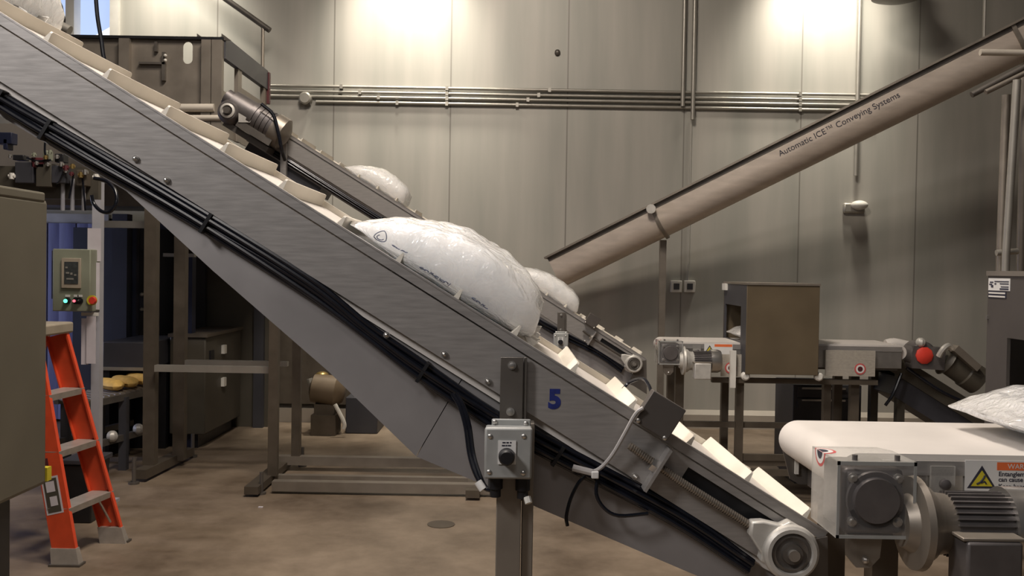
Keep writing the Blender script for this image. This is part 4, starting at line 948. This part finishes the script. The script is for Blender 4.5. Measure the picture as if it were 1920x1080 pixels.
# ================================================================== pneumatic clutter at the left
t = thing('valve_manifold', 'cluster of small valves, fittings and tubes under the conveyor at upper left', 'valves', (P(110, 330, 5.6).x, 5.6, P(110, 345, 5.6).z))
Y = 5.6
MB().box(P(0, 300, Y).x-.3, P(182, 300, Y).x, Y+.02, Y+.06, P(100, 372, Y).z, P(100, 312, Y).z).build('mounting_plate', 'machine_olive', t)
for x0, y0, x1, y1, mt_ in ((75, 308, 104, 352, 'machine_olive'), (104, 312, 130, 345, 'machine_dark'), (66, 297, 90, 316, 'dark_red'), (32, 292, 52, 302, 'black'), (110, 290, 126, 306, 'black'), (88, 284, 97, 302, 'panel_green'), (36, 305, 70, 345, 'machine_dark'), (150, 320, 168, 350, 'stand_brown'), (0, 250, 30, 272, 'column_blue'), (14, 262, 22, 282, 'column_blue')):
    a, c = P(x0, y0, Y), P(x1, y1, Y); MB().box(a.x, c.x, Y-.05, Y+.02, c.z, a.z).build('valve_body', mt_, t, bevel=.004)
for i, (px, py, r, mt_) in enumerate(((19, 293, .01, 'steel_bright'), (94, 285, .012, 'panel_green'), (86, 295, .012, 'brass'), (107, 294, .012, 'steel_bright'), (69, 306, .011, 'steel_bright'), (90, 308, .011, 'steel_bright'), (115, 308, .014, 'steel_bright'), (124, 315, .016, 'dark_red'), (124, 320, .012, 'steel_bright'), (136, 312, .014, 'brass'), (160, 323, .016, 'steel_bright'), (180, 332, .018, 'fixture_white'), (152, 328, .016, 'brass'), (22, 330, .018, 'fixture_white'), (134, 326, .012, 'dark_red'), (64, 290, .012, 'panel_green'))):
    q = P(px, py, Y-.06); b = MB(); b.cyl(q+Vector((0, 0, -r)), q+Vector((0, 0, r)), r*.8, n=8); b.cyl(q+Vector((-r, 0, 0)), q+Vector((r, 0, 0)), r*.6, n=8); b.build('fitting', mt_, t)
for pts in (((86, 250), (84, 280), (88, 300)), ((50, 296), (70, 302), (95, 300)), ((120, 322), (112, 340), (106, 344)), ((138, 325), (134, 350), (130, 372)), ((155, 335), (158, 370), (160, 395))):
    MB().tube([P(*q, Y-.05) for q in pts], .006, 6, 3).build('tube', 'cable_black', t)
for px in (118, 157, 136): 
    q = P(px, 345, Y+.0); MB().cyl((q.x, Y, P(px, 395, Y).z), (q.x, Y, P(px, 335, Y).z), .012, n=8).build('riser', 'post_paint', t)
o = MB().tube([P(176, 334, 5.5), P(200, 340, 5.5), P(216, 358, 5.48), P(218, 380, 5.46), P(206, 397, 5.46), P(190, 396, 5.48), P(176, 382, 5.5), P(172, 366, 5.5)], .011, 10, 5).build('hose', 'cable_black')
tag(o, 'black looped hose hanging below the foreground conveyor at the left', 'hose')
o = MB().tube([P(176, -60, 6.2), P(181, 12, 6.2), P(184, 40, 6.2), P(190, 75, 6.2), P(194, 105, 6.2), P(200, 125, 6.2)], .014, 8, 4).build('hanging_cable', 'cable_black')
tag(o, 'black cable hanging down in front of the upper left window', 'cable')
t = thing('drive_motor', 'dark rounded motor housing poking above the foreground conveyor beside the window', 'motor', P(105, 40, 5.6))
a = P(58, 22, 5.6); c = P(112, 48, 5.6)
b = MB(); b.lathe(a, c, [(0, .10), (.05, .135), (.12, .135), (.18, .07)], 24); b.build('housing', 'machine_dark', t)
MB().cyl(c, c+Vector((.06, 0, -.03)), .03, n=12).build('shaft_hub', 'conduit', t)
b = MB(); b.box(a.x-.1, c.x+.02, 5.55, 5.7, a.z-.25, a.z-.08); b.build('mounting_foot', 'steel_dark', t)
# ================================================================== WALL FITTINGS
lab = ('topmost', 'second from the top', 'third from the top', 'lowest')
for i, (y0, y1) in enumerate(((160, 177), (170, 187), (179, 196), (189, 206))):
    xs = 495 if i < 2 else (592 if i == 3 else 495)
    a, c = P(xs, y0+(.0126*(xs-495)), WALLY-.05), P(1640, y1+1, WALLY-.05)
    z = (a.z+c.z)/2
    b = MB(); b.cyl((a.x, WALLY-.035, z), (c.x, WALLY-.035, z), .016, n=10)
    o = b.build('conduit', 'conduit', None); tag(o, 'grey horizontal conduit along the back wall, %s of the four' % lab[i], 'conduit', 'horizontal wall conduits')
    for px in (640+i*35, 838, 1030-i*20, 1500): 
        x = P(px, 180, WALLY-.03).x; MB().box(x-.015, x+.015, WALLY-.055, WALLY, z-.022, z+.022).build('strap', 'conduit', o)
for px, y1, lb_ in ((1281, 200, 'thin vertical pipe on the back wall, left one of the close pair near centre right'), (1300, 225, 'thin vertical pipe on the back wall, right one of the close pair near centre right'), (1608, 330, 'thin vertical pipe on the back wall, passing behind the rising trough')):
    a = P(px, 100, WALLY-.06); z = P(px, y1, WALLY-.06).z
    o = MB().cyl((a.x, WALLY-.085, z), (a.x, WALLY-.085, 6.98), .022, n=10).build('wall_pipe', 'conduit'); tag(o, lb_, 'pipe', 'vertical wall pipes')
a = P(572, 184, WALLY-.08)
t = thing('junction_box', 'round grey junction box on the conduits at the left of the back wall', 'junction box', (a.x, WALLY, a.z))
MB().lathe((a.x, WALLY-.02, a.z), (a.x, 0, a.z), [(0, .065), (.07, .065), (.085, .05)], 18).build('body', 'conduit', t)
MB().cyl((a.x+.05, WALLY-.05, a.z-.04), (a.x-.06, WALLY-.05, a.z-.05), .03, n=10).build('hub', 'steel_dark', t)
for px, sd in ((1267, 'left'), (1292, 'right')):
    a = P(px, 537, WALLY); t = thing('wall_outlet', 'small white outlet box on the back wall, %s one of the pair behind the belt' % sd, 'outlet', (a.x, WALLY, a.z-.06), 'wall outlets')
    MB().box(a.x-.058, a.x+.058, WALLY-.05, WALLY, a.z-.062, a.z+.062).build('box', 'fixture_white', t, bevel=.006)
    MB().box(a.x-.03, a.x+.03, WALLY-.054, WALLY-.05, a.z-.032, a.z+.032).build('socket', 'machine_dark', t)
a = P(1292, 450, WALLY-.03); o = MB().cyl((a.x, WALLY-.02, P(1292, 527, WALLY).z), (a.x, WALLY-.02, P(1292, 225, WALLY).z), .010, n=8).build('wall_conduit', 'wall_panel'); tag(o, 'thin painted conduit running down the back wall to the right outlet box', 'conduit')
a = P(1602, 388, WALLY)
t = thing('wall_light', 'small white wall light under the rising trough on the back wall', 'light', (a.x, WALLY, a.z-.06))
MB().box(a.x-.13, a.x+.10, WALLY-.05, WALLY, a.z-.07, a.z+.04).build('back_plate', 'conduit', t, bevel=.02)
b = MB(); b.ball((a.x+.03, WALLY-.06, a.z+.015), .09, (1, .8, .55), 16); b.build('lens', 'fixture_white', t)
a = P(1045, 99, WALLY); o = MB().lathe((a.x, WALLY, a.z), (a.x, 0, a.z), [(0, .03), (.03, .03), (.04, .015)], 12).build('wall_anchor', 'steel_dark'); tag(o, 'tiny dark round fitting on the back wall above the conduits', 'fitting')
# dark diagonal pipe and drop at the upper left
a, c = P(215, -150, 9.55), P(506, 57, 9.55)
t = thing('diagonal_pipe', 'dark diagonal pipe with thin vertical drop, above the hopper at upper left', 'pipe', P(493, 230, 9.55))
MB().tube([a, c], .03, 10, 0).build('pipe', 'steel_dark', t)
q = P(493, 48, 9.55); MB().cyl((q.x, 9.55, P(493, 235, 9.55).z), (q.x, 9.55, q.z), .018, n=8).build('drop', 'steel_brown', t)
# high bay lamp bottom at the top edge
q = P(1682, 3, 9.2)
t = thing('high_bay_lamp', 'dark round underside of a hanging lamp at the top right edge', 'lamp', q)
b = MB(); b.lathe(q, q+Vector((0, 0, 1)), [(0, .05), (.01, .16), (.035, .24), (.12, .27), (.3, .12), (.45, .1)], 32); b.build('shade', 'steel_dark', t)
MB().cyl(q+Vector((0, 0, .45)), (q.x, q.y, 6.99), .012, n=8).build('stem', 'steel_dark', t)
# scraps on the floor
for i, (px, py, lb_) in enumerate(((488, 957, 'tiny pale scrap on the floor left of the floor frame'), (827, 983, 'flat dark stain-like plate on the floor before the post'))):
    d = EYE*1750/(py-500); x = P(px, py, d).x
    if i == 0: o = MB().box(x-.015, x+.015, d, d+.02, 0, .006).build('floor_scrap', 'paper')
    else: o = MB().cyl((x, d, 0), (x, d, .004), .09, n=16).build('floor_drain', 'stand_brown'); lb_ = 'small round floor drain cover left of the foreground post'
    tag(o, lb_, 'scrap' if i == 0 else 'drain')
